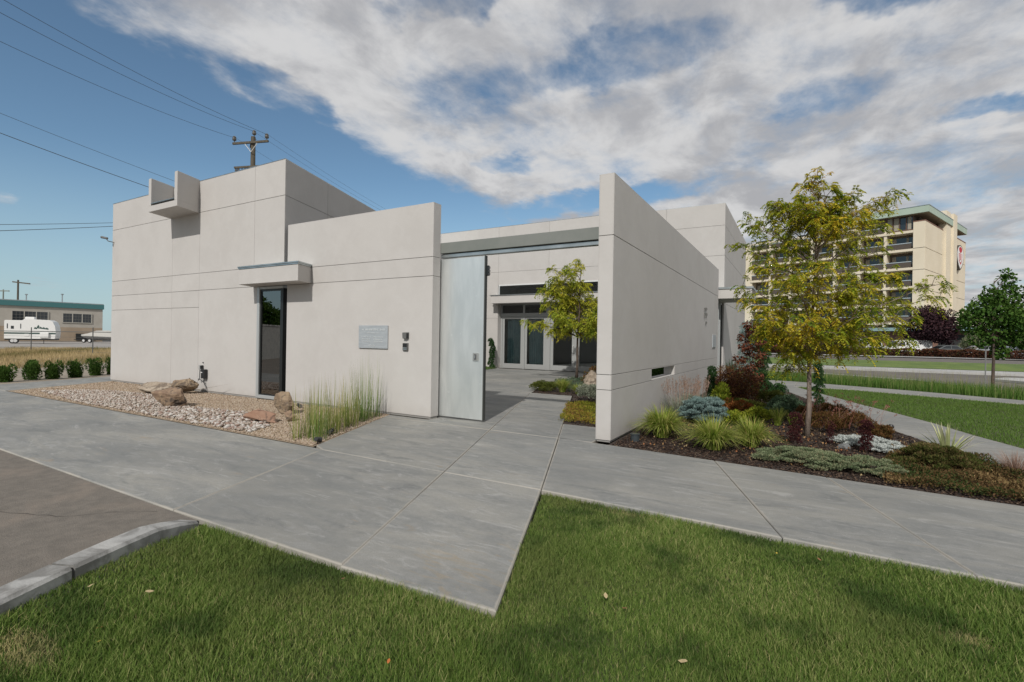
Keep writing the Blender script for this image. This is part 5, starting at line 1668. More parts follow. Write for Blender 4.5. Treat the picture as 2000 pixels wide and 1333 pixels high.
p = sample_poly([(a + (.05 if a < -2 else 0), b) for a, b in garden_poly], 30000, lambda x, y: np.clip(7.5 / np.hypot(x, y), 0, 1) ** 1.8)
octas(np.column_stack([p, np.full(len(p), -.002)]), rng.uniform(.008, .026, len(p)), m_mul, 'mulch', None, flat=.35)
tag(bpy.data.objects['mulch'], 'dark bark mulch under the garden planting', 'mulch', kind='stuff')
p = sample_poly(court_poly, 5000)
octas(np.column_stack([p, np.full(len(p), -.002)]), rng.uniform(.015, .035, len(p)), m_mul, 'courtyard_mulch', None, flat=.35)
tag(bpy.data.objects['courtyard_mulch'], 'dark bark mulch in the courtyard bed', 'mulch', kind='stuff')


# ------------------------------------------------------------------ rocks
def rock_mat(name, a, b, lich):
    return M(name, a, b, rough=.9, scale=3.2, detail=9, nr=.68, bump=1.0, bscale=16, grime=(lich, 6.0, .48, .62, .85))


def rock(name, label, loc, dims, rot, m, seed, cuts=9, pts=15):
    """angular boulder: convex hull of a few points, split finely and roughened along its bedding"""
    import mathutils.noise as mn
    r2 = random.Random(seed)
    bm = bmesh.new()
    for i in range(pts):
        v = Vector((r2.gauss(0, 1), r2.gauss(0, 1), r2.gauss(0, 1))).normalized()
        bm.verts.new((v.x * r2.uniform(.75, 1), v.y * r2.uniform(.75, 1), max(-.55, v.z * r2.uniform(.75, 1))))
    g = bmesh.ops.convex_hull(bm, input=bm.verts[:])
    bmesh.ops.delete(bm, geom=list({e for e in g['geom_interior'] + g['geom_unused'] if isinstance(e, bmesh.types.BMVert)}), context='VERTS')
    bmesh.ops.bevel(bm, geom=bm.edges[:], offset=.07, segments=2, profile=.6, affect='EDGES')
    bmesh.ops.triangulate(bm, faces=bm.faces[:])
    for _ in range(3):
        bmesh.ops.subdivide_edges(bm, edges=[e for e in bm.edges if e.calc_length() > .12], cuts=1, use_grid_fill=True)
        bmesh.ops.triangulate(bm, faces=bm.faces[:])
    for v in bm.verts:
        q = v.co * 2.0 + Vector((seed, seed * 2, 0))
        n_ = v.co.normalized()
        v.co += n_ * (mn.fractal(q, .7, 2.2, 5) * .06 + abs(mn.noise(Vector((q.x * .5, q.y * .5, q.z * 4.0)))) * .11 - .03)
        v.co.x *= dims[0]; v.co.y *= dims[1]; v.co.z *= dims[2]
    me = bpy.data.meshes.new(name); bm.to_mesh(me); bm.free()
    me.materials.append(m)
    o = unlink_new(name, me)
    o.location = loc; o.rotation_euler = rot
    return tag(o, label, 'rock', 'boulders on the gravel bed')


rk1 = rock_mat('lichen_rock', (0.19, 0.125, 0.085), (0.33, 0.235, 0.155), (0.05, 0.042, 0.037))
rk2 = rock_mat('pale_rock', (0.27, 0.215, 0.16), (0.40, 0.34, 0.27), (0.13, 0.10, 0.075))
rk3 = rock_mat('tan_rock', (0.19, 0.135, 0.09), (0.33, 0.25, 0.165), (0.09, 0.07, 0.055))
rk4 = rock_mat('red_rock', (0.26, 0.15, 0.10), (0.33, 0.21, 0.15), (0.06, 0.045, 0.035))
rock('boulder', 'large dark lichened boulder leaning on the white pebbles', (-11.60, 5.50, .17), (.46, .32, .38), (R(12), R(22), R(25)), rk1, 4)
rock('boulder', 'flat pale slab of rock behind the lichened boulder', (-14.6, 6.60, .13), (.80, .38, .22), (0, R(-3), R(5)), rk2, 9)
rock('boulder', 'tan wedge of rock beside the pale slab near the wall', (-14.0, 6.95, .16), (.52, .36, .27), (R(8), R(-12), R(20)), rk3, 12)
rock('boulder', 'upright brown boulder standing right of the slot window', (-8.88, 6.30, .16), (.30, .24, .35), (0, R(8), R(-20)), rk3, 21, 7)
rock('boulder', 'low flat reddish rock in front of the upright boulder', (-8.25, 5.48, .06), (.42, .22, .18), (R(5), R(8), R(35)), rk4, 33)
rock('boulder', 'small dark stone lying against the reddish flat rock', (-8.02, 5.82, .08), (.16, .14, .15), (0, R(20), R(10)), rk1, 41)
rock('boulder', 'pale upright boulder in the courtyard bed seen by the blade wall', (-5.3, 13.9, .33), (.30, .28, .42), (0, 0, R(10)), rk2, 52, 8)

# ------------------------------------------------------------------ reeds in the gravel bed
words = ['nearest to the corner of the gravel bed', 'second', 'third', 'fourth', 'fifth', 'sixth', 'seventh', 'eighth', 'ninth', 'tenth', 'eleventh', 'twelfth', 'last, nearest the plaster wall']
rows = []
for k in range(13):
    f = k / 12
    y = 4.98 + 2.12 * f
    x = BE(y) - .20 - .10 * ((k * 7) % 3)
    rows.append((x, y))
def reed(x, y, H, n, label, m, name='reed_clump'):
    t = thing(name, label, 'reeds', (x, y, 0), 0, 'reed clumps along the edge of the gravel bed')
    az = rng.uniform(0, 6.28, n); rr = .17 * np.sqrt(rng.random(n))
    P = np.stack([np.cos(az) * rr, np.sin(az) * rr, np.zeros(n)], -1)
    h = H * rng.uniform(.45, 1.05, n)
    V, F, r = blades(P, h, az, h * rng.uniform(0, .13, n), rng.uniform(.004, .009, n), 3, 0, 1.4, rnd=rng.random(n) * .85, tip=.25)
    npmesh('stems', V, F, m, t, r)
    k = int(n * .45)
    az = rng.uniform(0, 6.28, k)
    P = np.stack([np.cos(az) * .07, np.sin(az) * .07, np.zeros(k)], -1)
    V, F, r = blades(P, H * rng.uniform(.3, .55, k), az, H * rng.uniform(.05, .25, k), .010, 3, .15, 1.5, rnd=rng.random(k) * .5)
    npmesh('leaves', V, F, m, t, r)
for k, (x, y) in enumerate(rows):
    lab = {0: 'reed clump nearest the front corner of the gravel bed', 12: 'last tall reed clump, nearest the plaster wall'}.get(k, 'the %s reed clump along the walk, counting back from the front corner' % words[k])
    reed(x, y, .80 + .46 * (k / 12) + rng.uniform(-.10, .12), 32, lab, m_reedg if k >= 9 or k == 0 else m_reed)
for k, (x, y) in enumerate([(-6.62, 5.15), (-6.95, 5.65), (-7.2, 6.2), (-7.55, 6.75), (-6.55, 4.9), (-7.45, 5.9)]):
    reed(x, y, .85 + rng.uniform(-.08, .1), 26, 'sparse inner reed clump, number %s from the front, behind the reeds that edge the walk' % ['one', 'two', 'three', 'four', 'five', 'six'][k], m_reed)


def spot(loc, lab, yaw):
    t = thing('ground_spotlight', lab, 'spotlight', loc, yaw)
    MB().tube([(0, 0, -.02), (0, 0, .05)], .008, 6).build('stake', BLACK, t)
    MB().tube([(0, -.055, .045), (0, .05, .075)], [.042, .03], 12).build('lamp_body', BLACK, t)
    MB().tube([(0, -.058, .044), (0, -.061, .0435)], .036, 12).build('lens', GALV, t)
spot((-6.02, 4.84, 0), 'small black ground spotlight at the front corner of the gravel bed', R(200))
spot((-6.42, 5.42, 0), 'small black ground spotlight among the reeds beside the walk', R(20))
spot((-9.3, 6.98, 0), 'small black ground spotlight behind the upright boulder', R(100))

# ------------------------------------------------------------------ garden bed planting
clump('variegated_grass', 'largest golden variegated grass clump, next to the blade wall', 'ornamental grass', (-1.92, 8.28), .70, .58, 1000, .015, m_clump, sag=.62, r0=.10, group='golden grass clumps at the front of the garden')
clump('variegated_grass', 'middle golden variegated grass clump, closest to the walk', 'ornamental grass', (-1.06, 7.78), .66, .54, 920, .014, m_clump, sag=.62, r0=.10, group='golden grass clumps at the front of the garden')
clump('variegated_grass', 'smallest of the three golden grass clumps, towards the young tree', 'ornamental grass', (-.60, 8.30), .60, .47, 760, .014, m_clump, sag=.62, r0=.09, group='golden grass clumps at the front of the garden')
leafy('dwarf_spruce', 'spreading blue dwarf spruce behind the golden grasses', 'shrub', (-1.55, 10.2), (.60, .52, .52), 22000, .050, .010, m_spruce, lumps=110, lr=.125, up=.9, flat=.8, hollow=.3)
clump('feather_grass', 'pinkish feather grass with tall plumes against the blade wall', 'ornamental grass', (-2.08, 10.6), .50, .42, 420, .010, m_sage, sag=.15, r0=.22, plumes=(46, .80, m_pink))
clump('feather_grass', 'second paler feather grass farther back along the blade wall', 'ornamental grass', (-2.05, 12.0), .48, .40, 360, .010, m_sage, sag=.15, r0=.22, plumes=(40, .78, m_pink))
leafy('sage_shrub', 'grey leaved low shrub between the feather grass and the blue spruce', 'shrub', (-1.95, 11.1), (.42, .38, .45), 3800, .045, .012, m_sage, up=.8)
leafy('pencil_conifer', 'narrow dark green conifer left of the dark maple', 'conifer', (-1.83, 12.9), (.13, .13, .92), 3800, .045, .012, m_dkcon, shape='column', lumps=12, up=1.2, stems=2)
leafy('golden_shrub', 'yellow green shrub beside the narrow dark conifer', 'shrub', (-1.52, 12.6), (.34, .34, .62), 1900, .065, .035, m_yg, up=.1, down=.3)
leafy('laceleaf_maple', 'dark red weeping laceleaf maple at the middle of the garden', 'small tree', (-1.36, 13.9), (.85, .75, 1.02), 9500, .075, .018, m_jmap, lumps=16, lr=.34, up=-.5, down=.4, hollow=.7, stems=7)
leafy('orange_shrub', 'bright orange red shrub right of the blue spruce', 'shrub', (-1.10, 11.45), (.32, .30, .44), 2200, .055, .028, m_orange, up=.0, down=.3)
leafy('golden_shrub', 'small yellow green shrub behind the middle golden grass', 'shrub', (-1.05, 10.3), (.26, .24, .28), 1000, .06, .03, m_yg, up=.2)
leafy('golden_shrub', 'low yellow green shrub behind the smallest golden grass', 'shrub', (-.62, 10.9), (.34, .28, .30), 1200, .065, .03, m_yg, up=.2)


def small_tree(label, c, H, bare, rx, n, L, W, m, trunk, lumps=18, name='young_maple', cat='small tree', trunk_r=.022, shape=None):
    t = thing(name, label, cat, (c[0], c[1], 0))
    mb = MB()
    mb.tube([(0, 0, -.03), (.01, 0, bare), (-.02, .01, H * .7), (0, 0, H * .97)], [trunk_r, trunk_r * .8, trunk_r * .5, .004], 8)
    C = []
    for i in range(lumps):
        f = (i + .5) / lumps
        z = bare + (H - bare) * f
        rr = rx * (math.sin(math.pi * min(1, .18 + f * .86)) ** .7)
        a = i * 2.4
        q = Vector((math.cos(a) * rr * .62, math.sin(a) * rr * .62, z))
        C.append(q)
        mb.tube([(0, 0, max(bare, z - .35 * rr - .1)), (q.x * .5, q.y * .5, z - .08 * rr), tuple(q)], [trunk_r * .35, trunk_r * .25, .003], 5)
    mb.build('trunk', trunk, t)
    C = np.array([tuple(q) for q in C])
    k = rng.integers(0, lumps, n); d = rand_dirs(n)
    S = np.array([rx * .42, rx * .42, (H - bare) / lumps * .85 + .02])
    P = C[k] + d * S * (.35 + .65 * rng.random((n, 1)) ** .6)
    V, F, r = leaves(P, d * [1, 1, .3] + rng.normal(0, .4, (n, 3)) + [0, 0, -.5], rand_dirs(n) * .6 + [0, 0, 1], L * rng.uniform(.7, 1.2, n), W * rng.uniform(.7, 1.2, n), rnd=np.clip(rng.random(lumps)[k] * .5 + rng.random(n) * .5, 0, 1))
    npmesh('crown', V, F, m, t, r)
    return t


small_tree('slender young maple with dark red leaves by the tower', (-1.13, 14.9), 2.12, .60, .40, 1500, .085, .055, m_redtree, BARKD, lumps=13)
leafy('tall_conifer', 'tall narrow green conifer behind the slender red maple', 'conifer', (-.92, 16.7), (.25, .25, 1.75), 5500, .06, .016, m_dkcon, shape='column', lumps=14, up=1.0, stems=2)
leafy('silver_conifer', 'silvery blue conifer top showing behind the slender red maple', 'conifer', (-1.45, 17.9), (.36, .36, 2.15), 5200, .07, .016, m_silver if False else m_spruce, shape='column', lumps=12, up=.8, stems=2)
leafy('globe_shrub', 'largest clipped dark green globe shrub below the red maple', 'shrub', (-1.16, 15.7), (.40, .40, .62), 4200, .04, .018, m_dkcon, lumps=14, lr=.45, hollow=.9)
leafy('globe_shrub', 'middle clipped green globe shrub right of the largest globe', 'shrub', (-.88, 17.6), (.30, .30, .42), 2400, .045, .02, m_dkcon, lumps=10, lr=.5, hollow=.9)
leafy('globe_shrub', 'small clipped green globe shrub at the edge of the garden path', 'shrub', (-.50, 16.9), (.26, .26, .36), 2000, .045, .02, m_dkcon, lumps=10, lr=.5, hollow=.9)
leafy('juniper', 'flat brownish juniper spreading under the red maple', 'shrub', (-.98, 12.9), (.60, .5, .26), 4200, .055, .012, m_olive, lumps=14, lr=.3, up=.4, flat=.8)
leafy('juniper', 'low blue green juniper behind the small golden tuft', 'shrub', (-.66, 12.0), (.42, .3, .16), 2600, .045, .012, m_spruce, lumps=12, lr=.3, up=.5)
leafy('mound_shrub', 'olive green mounded shrub between the globe shrubs and the tree', 'shrub', (-.48, 13.9), (.48, .42, .42), 4200, .05, .018, m_olive, lumps=14, lr=.34, up=.6)
leafy('mound_shrub', 'grey green mounded shrub just left of the tree trunk', 'shrub', (-.22, 12.7), (.45, .40, .42), 3600, .05, .018, m_gg, lumps=14, lr=.34, up=.6)
leafy('mound_shrub', 'dark green mounded shrub in front of the olive one', 'shrub', (-.35, 11.9), (.38, .30, .25), 2600, .045, .015, m_gg, lumps=12, lr=.34, up=.6)
clump('golden_tuft', 'small upright golden tuft of grass left of the tree trunk', 'ornamental grass', (-.33, 10.75), .36, .20, 260, .009, m_clump, sag=.1, r0=.05)
clump('golden_tuft', 'thin golden tuft of grass just behind the purple barberry', 'ornamental grass', (-.08, 10.7), .30, .13, 90, .009, m_clump, sag=.1, r0=.05)
leafy('column_evergreen', 'thin dark columnar evergreen standing right of the tree trunk', 'conifer', (.43, 14.4), (.13, .13, 1.05), 3800, .04, .014, m_dkcon, shape='column', lumps=14, up=1.0, stems=2)
for k, (x, y, rr, hh_, lab) in enumerate([(.40, 10.55, .42, .36, 'russet perennial mound right behind the tree trunk'), (.88, 10.95, .42, .36, 'russet perennial mound with seed stalks near the path'),
                                         (.62, 12.3, .45, .34, 'russet perennial mound farthest back beside the columnar evergreen'), (.12, 11.6, .32, .34, 'dark russet mound left of the columnar evergreen'), (1.22, 10.3, .25, .22, 'low olive russet mound beside the path light')]):
    t = leafy('perennial_mound', lab, 'shrub', (x, y), (rr, rr, hh_), 3600, .042, .012, m_rb, lumps=45, lr=.2, up=.7, hollow=.2)
    if k in (0, 1, 2):
        n = 26; az = rng.uniform(-1.2, 1.6, n); P = np.column_stack([rng.uniform(-rr, rr, n), rng.uniform(-rr, rr, n), np.full(n, .1)])
        A = blades(P, rng.uniform(.25, .50, n), az, rng.uniform(.05, .42, n), .006, 3, .05, 1.2)
        tips = A[0].reshape(n, 4, 2, 3)[:, 3].mean(1); tp = np.repeat(tips, 12, 0) + rng.normal(0, .012, (n * 12, 3))
        B = leaves(tp, rand_dirs(n * 12), rand_dirs(n * 12), .02, .014)
        Vv, Ff, rr_ = merge([A, B])
        npmesh('seed_heads', Vv, Ff, m_redstalk if 'm_redstalk' in globals() else LEAF('seed_head', [(0.14, 0.05, 0.04), (0.25, 0.10, 0.08), (0.34, 0.20, 0.15)], trans=.2), t, rr_)
for (x, y, rr, hh_, n, lab) in [(-.02, 8.95, .12, .44, 2000, 'dark purple columnar barberry left of the tree trunk'), (.87, 8.85, .10, .42, 2400, 'dense dark purple columnar barberry in front of the silver mat'), (.45, 9.2, .06, .32, 600, 'thin dark purple barberry right of the tree trunk')]:
    leafy('barberry', lab, 'shrub', (x, y), (rr, rr, hh_), n, .022, .012, m_pillar, shape='column', lumps=9, up=.9, stems=3, group='columnar purple barberries')
leafy('silver_mat', 'low silvery white mat plant behind the purple barberry', 'groundcover', (.92, 9.45), (.60, .44, .13), 11000, .030, .010, m_silver, lumps=120, lr=.10, up=.5, stems=0)
leafy('silver_mat', 'second silver mat plant right of the purple barberry', 'groundcover', (1.15, 9.0), (.38, .36, .11), 6000, .030, .010, m_silver, lumps=80, lr=.11, up=.5, stems=0)
tag(rock('garden_stone', 'rounded grey stone half covered by the silver mat', (.60, 8.98, .02), (.12, .09, .07), (0, 0, 0), rock_mat('grey_rock', (0.15, 0.155, 0.155), (0.20, 0.21, 0.21), (0.2, 0.2, 0.2)), 60), group='')
leafy('sage_groundcover', 'grey green groundcover mound spilling over the edge of the walk', 'groundcover', (.12, 7.50), (.80, .48, .20), 24000, .024, .010, m_gc, lumps=150, lr=.11, up=.6, stems=0)
leafy('sage_groundcover', 'browner end of the grey green mound towards the bronze mound', 'groundcover', (.74, 7.42), (.50, .40, .19), 11000, .024, .010, m_gc, lumps=90, lr=.12, up=.9, stems=0)
leafy('bronze_mound', 'bronze and green mounded groundcover in front of the yucca', 'groundcover', (1.55, 8.15), (.54, .48, .32), 16000, .034, .011, m_brm, lumps=90, lr=.14, up=.7, stems=0)


def low_cover(name, label, poly, n, h, L, W, m):
    p = sample_poly(poly, n)
    zz_ = h * (0.35 + .65 * np.abs(np.sin(p[:, 0] * 5.2 + 1.3 * np.sin(p[:, 1] * 3.9))) * np.abs(np.cos(p[:, 1] * 4.4 + p[:, 0]))) * rng.random(len(p)) ** .6
    P = np.column_stack([p, zz_])
    k = len(p)
    V, F, r = leaves(P, rand_dirs(k) * .8 + [0, 0, .7], rand_dirs(k), L * rng.uniform(.6, 1.3, k), W * rng.uniform(.6, 1.3, k),
                     rnd=np.clip(.5 + .3 * np.sin(p[:, 0] * 4 + p[:, 1] * 2.5) + rng.normal(0, .25, k), 0, 1))
    return tag(npmesh(name, V, F, m, None, r), label, 'groundcover', kind='stuff')


low_cover('red_groundcover', 'red brown groundcover carpeting the right end of the garden bed', [(.85, 6.92), (2.95, 6.70), (2.30, 8.6), (2.02, 9.5), (1.2, 9.05), (.95, 7.9)], 26000, .14, .032, .014, m_red_gc)
low_cover('leaf_litter', 'scattered brown leaf litter on the garden mulch', [(-2.3, 7.4), (2.2, 7.0), (1.9, 9.6), (.9, 13.0), (-.6, 16.5), (-2.2, 12)], 1500, .02, .035, .025, LEAF('litter', [(0.22, 0.09, 0.04), (0.30, 0.18, 0.08), (0.10, 0.06, 0.04), (0.40, 0.30, 0.16)], trans=.1))
yt = thing('yucca', 'striped cream and green yucca beside the garden path', 'yucca', (1.84, 9.15, 0))
n = 44; az = rng.uniform(0, 6.28, n); q = rng.random(n)
V, F, r = blades(np.stack([np.cos(az) * .05, np.sin(az) * .05, np.zeros(n)], -1), .52 * rng.uniform(.6, 1.1, n), az, .38 * q, .032 * rng.uniform(.7, 1.1, n), 4, .25 * q, 1.2, twist=.3, rnd=rng.random(n) * .7, tip=.35)
npmesh('leaves', V, F, m_yucca, yt, r)
bl_ = thing('path_light', 'short black bollard light with a pale ring beside the garden path', 'bollard light', (1.40, 10.72, 0))
MB().lathe((0, 0, 0), [(.042, 0), (.042, .10)], 14).build('post', BLACK, bl_)
MB().lathe((0, 0, 0), [(.036, .10), (.036, .135)], 14).build('lens', M('frosted_lens', (0.55, 0.55, 0.52), rough=.4), bl_)
MB().lathe((0, 0, 0), [(.046, .135), (.046, .16), (.03, .19), (.0, .195)], 14, cap=False).build('cap', BLACK, bl_)
up2 = thing('well_light', 'short dark cylinder light in the mulch at the foot of the blade wall', 'light', (-2.2, 7.72, 0))
MB().lathe((0, 0, 0), [(.07, -.02), (.07, .09), (.078, .095), (.078, .11)], 16).build('housing', M('slate_metal', (0.04, 0.05, 0.055), rough=.4), up2)
MB().lathe((0, 0, 0), [(.06, .1105), (.06, .113)], 16).build('lens', DGLASS, up2)
clump('pink_grass', 'wispy pinkish grass at the right end of the garden bed', 'ornamental grass', (2.28, 8.2), .34, .28, 300, .005, m_pink, sag=.15, r0=.07)
clump('blue_grass', 'upright blue green grass at the foot of the tower', 'ornamental grass', (-2.15, 20.3), 1.0, .34, 110, .035, m_gg, sag=.05, r0=.12)

# ------------------------------------------------------------------ trees
def frond_set(B, D, L, rnd):
    """pinnate leaves: B base points, D unit directions, L lengths"""
    n = len(B); K = 7
    D = unit(D)
    side = unit(np.cross(D, np.array([0, 0, 1.0])) + 1e-4)
    t = (np.arange(1, K + 1) / K)[None, :, None]
    drop = rng.uniform(.35, .9, n)[:, None, None]
    c = B[:, None] + D[:, None] * (L[:, None, None] * t * (1 - .18 * t)) + np.array([0, 0, 1.0]) * (L[:, None, None] * (.10 * t - drop * t ** 2))
    tan = unit(D[:, None] * (1 - .36 * t) + np.array([0, 0, 1.0]) * (.1 - 2 * drop * t))
    parts = []
    P = []; DD = []; ll = []
    for sg_ in (-1, 1):
        P.append(c.reshape(-1, 3))
        d = side[:, None] * sg_ * .8 + tan * .45 + np.array([0, 0, -.25]) + rng.normal(0, .12, (n, K, 3))
        DD.append(d.reshape(-1, 3))
        ll.append(np.broadcast_to((L * .34)[:, None], (n, K)).reshape(-1) * rng.uniform(.75, 1.15, n * K))
    P = np.concatenate(P); DD = np.concatenate(DD); ll = np.concatenate(ll)
    rr = np.concatenate([np.repeat(rnd, K)] * 2) + rng.normal(0, .07, len(P))
    V, F, r = leaves(P, DD, np.array([0, 0, 1.0]) + rng.normal(0, .3, (len(P), 3)), ll, ll * .42, rnd=np.clip(rr, 0, 1), fold=.05)
    return V, F, r


RT = np.array([.866, .5, 0]); FW = np.array([-.5, .866, 0])


def locust(name, label, loc, H, tips, tr, m, bark, lean, twigs=8, fl=.17, seed=1, zmin=1.3, dens=1.0):
    t = thing(name, label, 'tree', loc)
    g = np.random.default_rng(seed)
    wood = MB()
    zs = np.linspace(0, H * .93, 9)
    tp = [np.array([lean[0] * (z / H) ** 1.3 + .02 * math.sin(z * 3), lean[1] * (z / H), z - (.04 if z == 0 else 0)]) for z in zs]
    wood.tube(tp, [tr * (1.18 if i == 0 else (1 - .86 * i / 8)) for i in range(9)], 10)
    def at(z):
        k = min(max(z / (H * .93) * 8, 0), 7.999); i = int(k); f = k - i
        return tp[i] * (1 - f) + tp[i + 1] * f
    Bs, Ds, Ls, Rs = [], [], [], []
    for ti, T in enumerate(tips):
        e = RT * T[0] + FW * T[1] + np.array([0, 0, T[2]])
        hd = math.hypot(T[0], T[1])
        za = max(zmin, min(H * .9, T[2] - .30 - .45 * hd)) if T[2] > zmin + .3 else zmin + g.uniform(0, .3)
        A = at(za); d = e - A
        C1 = A + d * .45 + np.array([0, 0, .16 * hd + .05])
        pts = [A * (1 - s) ** 2 + C1 * 2 * s * (1 - s) + e * s ** 2 for s in np.linspace(0, 1, 7)]
        for i in range(1, 6): pts[i] = pts[i] + g.normal(0, .018, 3)
        r0 = tr * .42 * (1 - .45 * za / H)
        wood.tube(pts, [r0 * (1 - .9 * s) + .002 for s in np.linspace(0, 1, 7)], 6)
        hue = g.random()
        nt = int(twigs * (.6 + .5 * np.linalg.norm(d)))
        for k in range(nt):
            s = .22 + .78 * (k + g.random()) / nt
            i = min(int(s * 6), 5); f = s * 6 - i
            b = pts[i] * (1 - f) + pts[i + 1] * f
            od = unit(pts[i + 1] - pts[i])
            dr = unit(od * .7 + g.normal(0, .75, 3) + np.array([0, 0, .15]))
            tl = g.uniform(.16, .42) * (1.15 - .5 * s)
            q = [b, b + dr * tl * .55 + np.array([0, 0, .02]), b + dr * tl + np.array([0, 0, -.05])]
            wood.tube(q, [.005, .0035, .0015], 4, cap=False)
            nf = int((4 + tl * 16) * dens)
            for j in range(nf):
                u = g.random() ** .8
                pb_ = q[0] * (1 - u) ** 2 + q[1] * 2 * u * (1 - u) + q[2] * u ** 2
                Bs.append(pb_); Ds.append(unit(dr * .6 + g.normal(0, .6, 3) * [1, 1, .5])); Ls.append(fl * g.uniform(.6, 1.15))
                outer = np.linalg.norm(pb_[:2]) / 1.4
                Rs.append(np.clip(.16 + .34 * hue + .38 * g.random() + .10 * (1 - outer), 0, 1))
        for j in range(int(7 * dens)):
            Bs.append(e - od * .02 * j); Ds.append(unit(od + g.normal(0, .5, 3))); Ls.append(fl * g.uniform(.8, 1.2)); Rs.append(g.random() * .6)
    wood.build('trunk', bark, t, smooth=True)
    V, F, r = frond_set(np.array(Bs), np.array(Ds), np.array(Ls), np.array(Rs))
    npmesh('crown', V, F, m, t, r)
    return t


k_ = .00867
def px_tip(x, y, f=0.0):
    """silhouette tips measured off the trunk (metres to the right, metres away, height)"""
    return ((x - 1578) * k_, f, 1.55 + (673 - y) * k_)
tips = [px_tip(*a) for a in [(1592, 345, .0), (1575, 360, .1), (1610, 375, -.2), (1740, 385, .1), (1752, 372, 0), (1700, 410, .2), (1655, 385, .1), (1640, 400, -.3), (1540, 400, -.2), (1520, 430, .2),
                             (1500, 400, 0), (1478, 440, .1), (1452, 438, 0), (1448, 478, .2), (1462, 520, -.2), (1448, 560, .1), (1456, 590, 0), (1475, 620, -.3), (1500, 650, .2), (1520, 700, -.2), (1545, 725, .1),
                             (1700, 450, -.2), (1735, 480, .2), (1745, 530, 0), (1760, 580, .2), (1850, 548, .1), (1835, 575, 0), (1765, 620, -.2), (1785, 660, .1), (1740, 665, .3), (1700, 680, 0), (1660, 660, -.3),
                             (1620, 680, .3), (1585, 690, .25)]]
g0 = np.random.default_rng(5)
for i in range(34):
    a = g0.uniform(0, 6.28); z = g0.uniform(1.75, 4.0)
    rmax = np.interp(z, [1.5, 2.2, 3.0, 3.6, 4.2], [1.1, 1.35, 1.2, .85, .4]); rr = rmax * g0.uniform(.45, .95)
    tips.append((math.cos(a) * rr, math.sin(a) * rr, z))
locust('honey_locust', 'young honey locust with feathery green and golden leaves in the garden bed', (.14, 9.80, 0), 4.45, tips, .042, m_locust, BARK, (.14, .06), twigs=11, fl=.165, seed=3, dens=.80)
tips2 = []
for i in range(34):
    a = g0.uniform(0, 6.28); z = g0.uniform(1.9, 4.8)
    rmax = np.interp(z, [1.9, 2.6, 3.4, 4.2, 4.9], [1.25, 1.6, 1.5, 1.2, .4]); rr = rmax * g0.uniform(.5, 1)
    tips2.append((math.cos(a) * rr, math.sin(a) * rr, z))
tips2 += [(-2.0, 0, 2.35), (-1.75, -.2, 2.1), (-1.5, .1, 3.6), (-1.1, 0, 4.4), (-.9, 0, 2.0), (-.4, .2, 1.9), (-1.3, 0, 2.9)]
locust('honey_locust', 'yellowing honey locust in the courtyard, seen through the gateway', (-7.70, 18.55, 0), 4.9, tips2, .055, m_locust2, BARKD, (.1, .1), twigs=10, fl=.26, seed=8, zmin=1.7, dens=.72)


def round_tree(name, label, loc, H, bare, lobes, n, L, W, m, bark, tr=.06, stake=False, group=None):
    t = thing(name, label, 'tree', loc, 0, group)
    mb = MB()
    mb.tube([(0, 0, -.05), (.02, 0, bare), (0, .03, H * .6), (0, 0, H * .9)], [tr * 1.15, tr * .85, tr * .5, .01], 9)
    for (r_, f_, z, s) in lobes:
        q = RT * r_ + FW * f_ + np.array([0, 0, z])
        mb.tube([(0, 0, max(bare, z - .6 * abs(r_) - .4 * s)), tuple(q * [.55, .55, 1] - np.array([0, 0, .1])), tuple(q)], [tr * .45, tr * .25, .006], 5)
    mb.build('trunk', bark, t)
    C = np.array([RT * a + FW * b + np.array([0, 0, c]) for a, b, c, s in lobes]); S = np.array([s for *_, s in lobes])
    w_ = S ** 2 / (S ** 2).sum()
    k = rng.choice(len(lobes), n, p=w_); d = rand_dirs(n)
    P = C[k] + d * (S[k] * (.62 + .42 * rng.random(n)))[:, None] * (1 + .16 * np.sin(d[:, 0:1] * 9 + k[:, None]) * np.cos(d[:, 2:3] * 8))
    V, F, r = leaves(P, d * .6 + rng.normal(0, .5, (n, 3)) + [0, 0, -.35], d + rng.normal(0, .5, (n, 3)), L * rng.uniform(.7, 1.2, n), W * rng.uniform(.7, 1.2, n), rnd=np.clip(rng.random(n) * .75 + .25 * (d[:, 2] > .2), 0, 1))
    npmesh('crown', V, F, m, t, r)
    return t


mt_ = [(0.42, 0, 4.25, .20), (.50, 0, 4.0, .28), (.5, 0, 3.55, .36), (.95, 0, 3.6, .25), (1.5, 0, 3.35, .28), (-.15, 0, 3.75, .16), (-1.15, 0, 2.75, .2), (.1, .2, 3.4, .35), (-.1, -.1, 3.45, .25), (-.35, .1, 3.1, .42), (-.7, 0, 2.95, .28), (-.95, 0, 2.55, .26), (-.6, .2, 2.45, .45), (.1, -.2, 2.8, .55), (.6, .1, 2.9, .5),
       (1.1, 0, 3.1, .35), (1.3, .1, 2.6, .5), (.8, -.1, 2.2, .55), (.1, 0, 2.1, .5), (-.3, .2, 1.9, .35), (.5, .2, 1.7, .4), (1.1, 0, 1.9, .4), (.25, 0, 1.4, .25), (.05, .4, 2.6, .5), (.6, .5, 3.1, .45), (.4, -.5, 2.6, .45)]
mp_ = round_tree('maple_tree', 'bushy dark green young maple on the verge at the right', (6.10, 24.30, -.03), 4.45, 1.25, [(a, b, c, s_ * .88) for a, b, c, s_ in mt_], 6800, .115, .09, m_maple, BARKD, .05)
MB().tube([(-.22, -.1, 0), (-.22, -.1, 1.5)], .02, 6).build('stake', M('steel_stake', (0.3, 0.3, 0.3), metal=.5, rough=.5), mp_)


